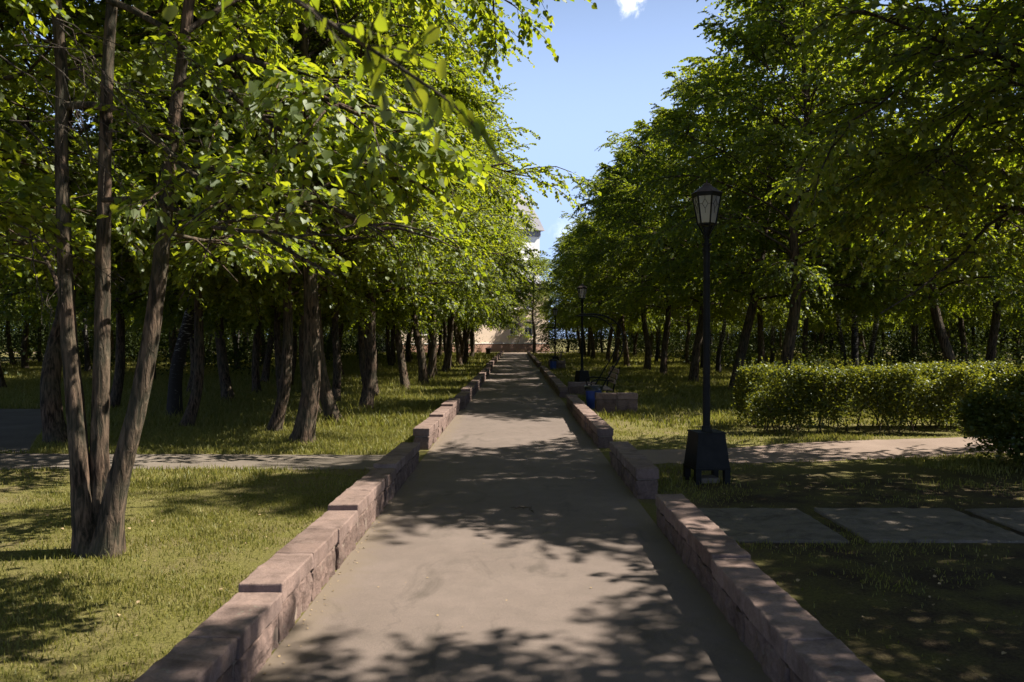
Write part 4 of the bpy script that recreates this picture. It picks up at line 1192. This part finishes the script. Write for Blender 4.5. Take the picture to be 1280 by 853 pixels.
def fbm(x, y, f, s):
    r = np.random.default_rng(s); v = np.zeros(len(x)); a = 1.0; tot = 0
    for o in range(5):
        an, p1, p2 = r.uniform(0, 6.28, 3)
        X = x * math.cos(an) - y * math.sin(an); Y = x * math.sin(an) + y * math.cos(an)
        v += a * np.sin(X * f + p1 + 1.7 * np.sin(Y * f * 0.8 + p2)) * np.cos(Y * f * 0.9 + p2); tot += a
        f *= 1.9; a *= 0.7
    return v / tot

rng = np.random.default_rng(77)
GV, GT, gn = [], [], 0
for (ya, yb, dens, hgt, wid) in ((2.2, 9.0, 3600, 0.027, 0.0032), (9.0, 15.0, 1900, 0.05, 0.005), (15.0, 27.0, 650, 0.10, 0.010), (27.0, 48.0, 170, 0.13, 0.020), (48.0, 90.0, 36, 0.16, 0.045)):
    xm = min(0.70 * yb + 2.0, 34)
    n = int((yb - ya) * 2 * xm * dens)
    x = rng.uniform(-xm, xm, n); y = rng.uniform(ya, yb, n)
    k = ~bare(x, y) & (np.abs(x) < 0.70 * y + 2.0)
    x, y = x[k], y[k]
    patch = fbm(x, y, 1.3, 4); big = fbm(x, y, 0.35, 9)
    woods = ((y > 11.6) & (x < -1.6)) | ((x > 5) & (y > 17))
    pr = np.where(woods, 0.9, np.clip(0.30 + 1.4 * patch + 0.5 * big, 0.14, 1.0))
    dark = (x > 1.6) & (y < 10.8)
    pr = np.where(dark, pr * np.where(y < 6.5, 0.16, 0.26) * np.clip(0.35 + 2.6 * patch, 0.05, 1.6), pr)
    k = rng.random(len(x)) < pr
    x, y, woods, patch, big = x[k], y[k], woods[k], patch[k], big[k]
    n = len(x)
    h = hgt * rng.uniform(0.4, 1.35, n) * np.where(woods, 1.15 if yb < 28 else 1.0, 0.75 + 0.7 * np.clip(patch + 0.2, 0, 1))
    # taller uncut tufts hugging wall and trunk
    h *= 1 + 1.2 * np.exp(-np.hypot(x - hb[0], y - hb[1] + 0.1) / 0.35) + 0.5 * np.exp(-np.abs(np.abs(x) - 1.6) / 0.06)
    for tx, ty, *_ in left[:10] + second[:6] + [(q[0], q[1], 0) for q in right[1:7]]:
        h *= 1 + 1.3 * np.exp(-np.hypot(x - tx, y - ty) / 0.28)
    tall = rng.random(n) < 0.02; h = np.where(tall, h * 2.0, h)
    a = rng.uniform(0, 6.28, n); lean = rng.uniform(0.1, 0.75, n) * h; la = rng.uniform(0, 6.28, n)
    w = wid * rng.uniform(0.6, 1.4, n)
    b0 = np.stack([x - np.cos(a) * w, y - np.sin(a) * w, np.full(n, 0.0)], 1)
    b1 = np.stack([x + np.cos(a) * w, y + np.sin(a) * w, np.full(n, 0.0)], 1)
    m0 = np.stack([x - np.cos(a) * w * .8 + np.cos(la) * lean * .35, y - np.sin(a) * w * .8 + np.sin(la) * lean * .35, h * .6], 1)
    m1 = np.stack([x + np.cos(a) * w * .8 + np.cos(la) * lean * .35, y + np.sin(a) * w * .8 + np.sin(la) * lean * .35, h * .6], 1)
    tp = np.stack([x + np.cos(la) * lean, y + np.sin(la) * lean, h], 1)
    if yb < 28:
        GV.append(np.stack([b0, b1, m1, m0, tp], 1).reshape(-1, 3)); i = np.arange(n) * 5 + gn
        GT.append(('q', np.stack([i, i + 1, i + 2, i + 3], 1))); GT.append(('t', np.stack([i + 3, i + 2, i + 4], 1))); gn += 5 * n
    else:
        GV.append(np.stack([b0, b1, tp], 1).reshape(-1, 3)); i = np.arange(n) * 3 + gn
        GT.append(('t', np.stack([i, i + 1, i + 2], 1))); gn += 3 * n
gm = np_mesh('grass', np.concatenate(GV), [f for _, f in GT])
g = link('grass', gm, None, M['grass']); tag(g, 'short patchy grass growing on the lawns and under the trees', 'grass', kind='stuff')

# dry bud scales and leaf scraps swept along the wall foot and scattered on the walk
M['scrap'] = mat_plain('dry_scraps', (0.28, 0.205, 0.115), 0.9, 0, 0.5, 20, 0.1, 0.2)
rng = np.random.default_rng(8)
n = 520
x = np.where(rng.random(n) < 0.75, LF + 0.03 + np.abs(rng.normal(0, 0.055, n)), rng.uniform(-1.2, 1.2, n))
x[:110] = RF - 0.03 - np.abs(rng.normal(0, 0.06, 110))
y = 2.6 + rng.random(n) ** 1.4 * 24
a = rng.uniform(0, 6.28, n)
pos = np.stack([x, y, np.full(n, 0.013)], 1); dr = np.stack([np.cos(a), np.sin(a), rng.normal(0, .12, n)], 1); nr = rng.normal(0, .2, (n, 3)) + np.array([0, 0, 1.0])
sz_ = rng.uniform(0.008, 0.022, n)
m_ = 1500
gx = rng.uniform(-9, 9, m_); gy = 2.5 + rng.random(m_) * 11
kk = ~bare(gx, gy); gx, gy = gx[kk], gy[kk]; m_ = len(gx); ga = rng.uniform(0, 6.28, m_)
pos = np.concatenate([pos, np.stack([gx, gy, rng.uniform(0.008, 0.03, m_)], 1)])
dr = np.concatenate([dr, np.stack([np.cos(ga), np.sin(ga), rng.normal(0, .2, m_)], 1)])
nr = np.concatenate([nr, rng.normal(0, .35, (m_, 3)) + np.array([0, 0, 1.0])]); sz_ = np.concatenate([sz_, rng.uniform(0.012, 0.034, m_)])
lt = link('leaf_litter', leaf_mesh('leaf_litter', pos, dr, nr, sz_, M['scrap'], 0.8)); tag(lt, 'dry leaf scraps swept along the wall foot and scattered on the lawns', 'leaf litter', kind='stuff')

tt = Acc()
rng = np.random.default_rng(3)
for k in range(5):
    P = limb_curve(np.array([0, 0, 0.018]) + np.array([rng.normal(0, .03), rng.normal(0, .03), 0]), rng.uniform(0, 6.28), 0.12, -0.1, rng.uniform(0.06, 0.16), rng, K=6, wob=0.25)
    tt.add(*tubes(P[None], np.linspace(0.005, 0.002, 6)[None], 5))
tw_ = link('fallen_twig', tt.mesh('fallen_twig'), None, M['bark']); tw_.location = (0.09, 7.85, 0.0)
tag(tw_, 'small dark twig lying in the middle of the walk', 'twig')

# ------------------------------------------------------------------ sky, sun, camera
world = bpy.data.worlds.new('World'); bpy.context.scene.world = world
world.use_nodes = True
nt = world.node_tree
for n_ in list(nt.nodes): nt.nodes.remove(n_)
out = nt.nodes.new('ShaderNodeOutputWorld'); bg = nt.nodes.new('ShaderNodeBackground')
sky = nt.nodes.new('ShaderNodeTexSky'); sky.sky_type = 'NISHITA'; sky.sun_disc = False
sky.sun_elevation = SUN_EL; sky.sun_rotation = PI / 2 - SUN_AZ
sky.air_density = 0.6; sky.dust_density = 0.6; sky.ozone_density = 1.5
tc = nt.nodes.new('ShaderNodeTexCoord')
# one small fair-weather cloud high over the walk and a faint one low down
def cloud(direction, radius, scale):
    d = Vector(direction).normalized()
    vd = nt.nodes.new('ShaderNodeVectorMath'); vd.operation = 'DISTANCE'; vd.inputs[1].default_value = d
    nt.links.new(tc.outputs['Generated'], vd.inputs[0])
    nz = noise(nt, tc.outputs['Generated'], scale, 6, 0.65, 0.8)
    mr = nt.nodes.new('ShaderNodeMapRange'); mr.inputs['From Min'].default_value = 0.0; mr.inputs['From Max'].default_value = radius
    mr.inputs['To Min'].default_value = 0.42; mr.inputs['To Max'].default_value = -0.25
    nt.links.new(vd.outputs['Value'], mr.inputs['Value'])
    ad = nt.nodes.new('ShaderNodeMath'); ad.operation = 'ADD'; nt.links.new(nz, ad.inputs[0]); nt.links.new(mr.outputs[0], ad.inputs[1])
    m2 = nt.nodes.new('ShaderNodeMapRange'); m2.interpolation_type = 'SMOOTHSTEP'; m2.inputs['From Min'].default_value = 0.58; m2.inputs['From Max'].default_value = 0.95
    nt.links.new(ad.outputs[0], m2.inputs['Value'])
    return m2.outputs[0]
def dirp(px, py): return ((px - 644) / F, 1.0, (423 - py) / F)
c1 = cloud(dirp(788, 0), 0.045, 30); c2 = cloud(dirp(712, 285), 0.05, 22)
half = nt.nodes.new('ShaderNodeMath'); half.operation = 'MULTIPLY'; half.inputs[1].default_value = 0.35; nt.links.new(c2, half.inputs[0])
mxv = nt.nodes.new('ShaderNodeMath'); mxv.operation = 'MAXIMUM'; nt.links.new(c1, mxv.inputs[0]); nt.links.new(half.outputs[0], mxv.inputs[1])
sp = nt.nodes.new('ShaderNodeSeparateXYZ'); nt.links.new(tc.outputs['Generated'], sp.inputs[0])
hz = nt.nodes.new('ShaderNodeMapRange'); hz.interpolation_type = 'SMOOTHSTEP'
hz.inputs['From Min'].default_value = 0.60; hz.inputs['From Max'].default_value = 0.22; hz.inputs['To Min'].default_value = 0.0; hz.inputs['To Max'].default_value = 0.85
nt.links.new(sp.outputs['Z'], hz.inputs['Value'])
pale_low = mixc(nt, hz.outputs[0], sky.outputs[0], (5.0, 6.8, 10.6))      # pale band added to brighten the low sky while overhead stays dim
colr = mixc(nt, mxv.outputs[0], pale_low, (14.0, 14.2, 14.6))
nt.links.new(colr, bg.inputs['Color'])
bg.inputs['Strength'].default_value = 0.05
nt.links.new(bg.outputs[0], out.inputs['Surface'])

sl = bpy.data.lights.new('sun', 'SUN'); sl.energy = 5.0; sl.angle = R(0.55); sl.color = (1.0, 0.93, 0.82)
so = bpy.data.objects.new('sun', sl); C.objects.link(so)
so.rotation_euler = Vector(SUN).to_track_quat('Z', 'Y').to_euler()
so.location = (20, 5, 30)

cam = bpy.data.cameras.new('camera'); co_ = bpy.data.objects.new('camera', cam); C.objects.link(co_)
cam.sensor_width = 36; cam.lens = F / 1280 * 36
cam.clip_start = 0.05; cam.clip_end = 5000
co_.location = (0, 0, EYE)
co_.rotation_euler = (PI / 2 - math.atan(3.5 / F), 0, math.atan(4 / F))
cam.dof.use_dof = True; cam.dof.focus_distance = 11.0; cam.dof.aperture_fstop = 4.5
sc = bpy.context.scene
sc.camera = co_
sc.view_settings.view_transform = 'Standard'; sc.view_settings.look = 'None'
sc.view_settings.exposure = 1.35; sc.view_settings.gamma = 1.0
cy = sc.cycles
cy.max_bounces = 6; cy.diffuse_bounces = 1; cy.glossy_bounces = 2; cy.transmission_bounces = 4; cy.transparent_max_bounces = 6
cy.use_denoising = True
cy.sample_clamp_indirect = 4.0
cy.caustics_reflective = False; cy.caustics_refractive = False
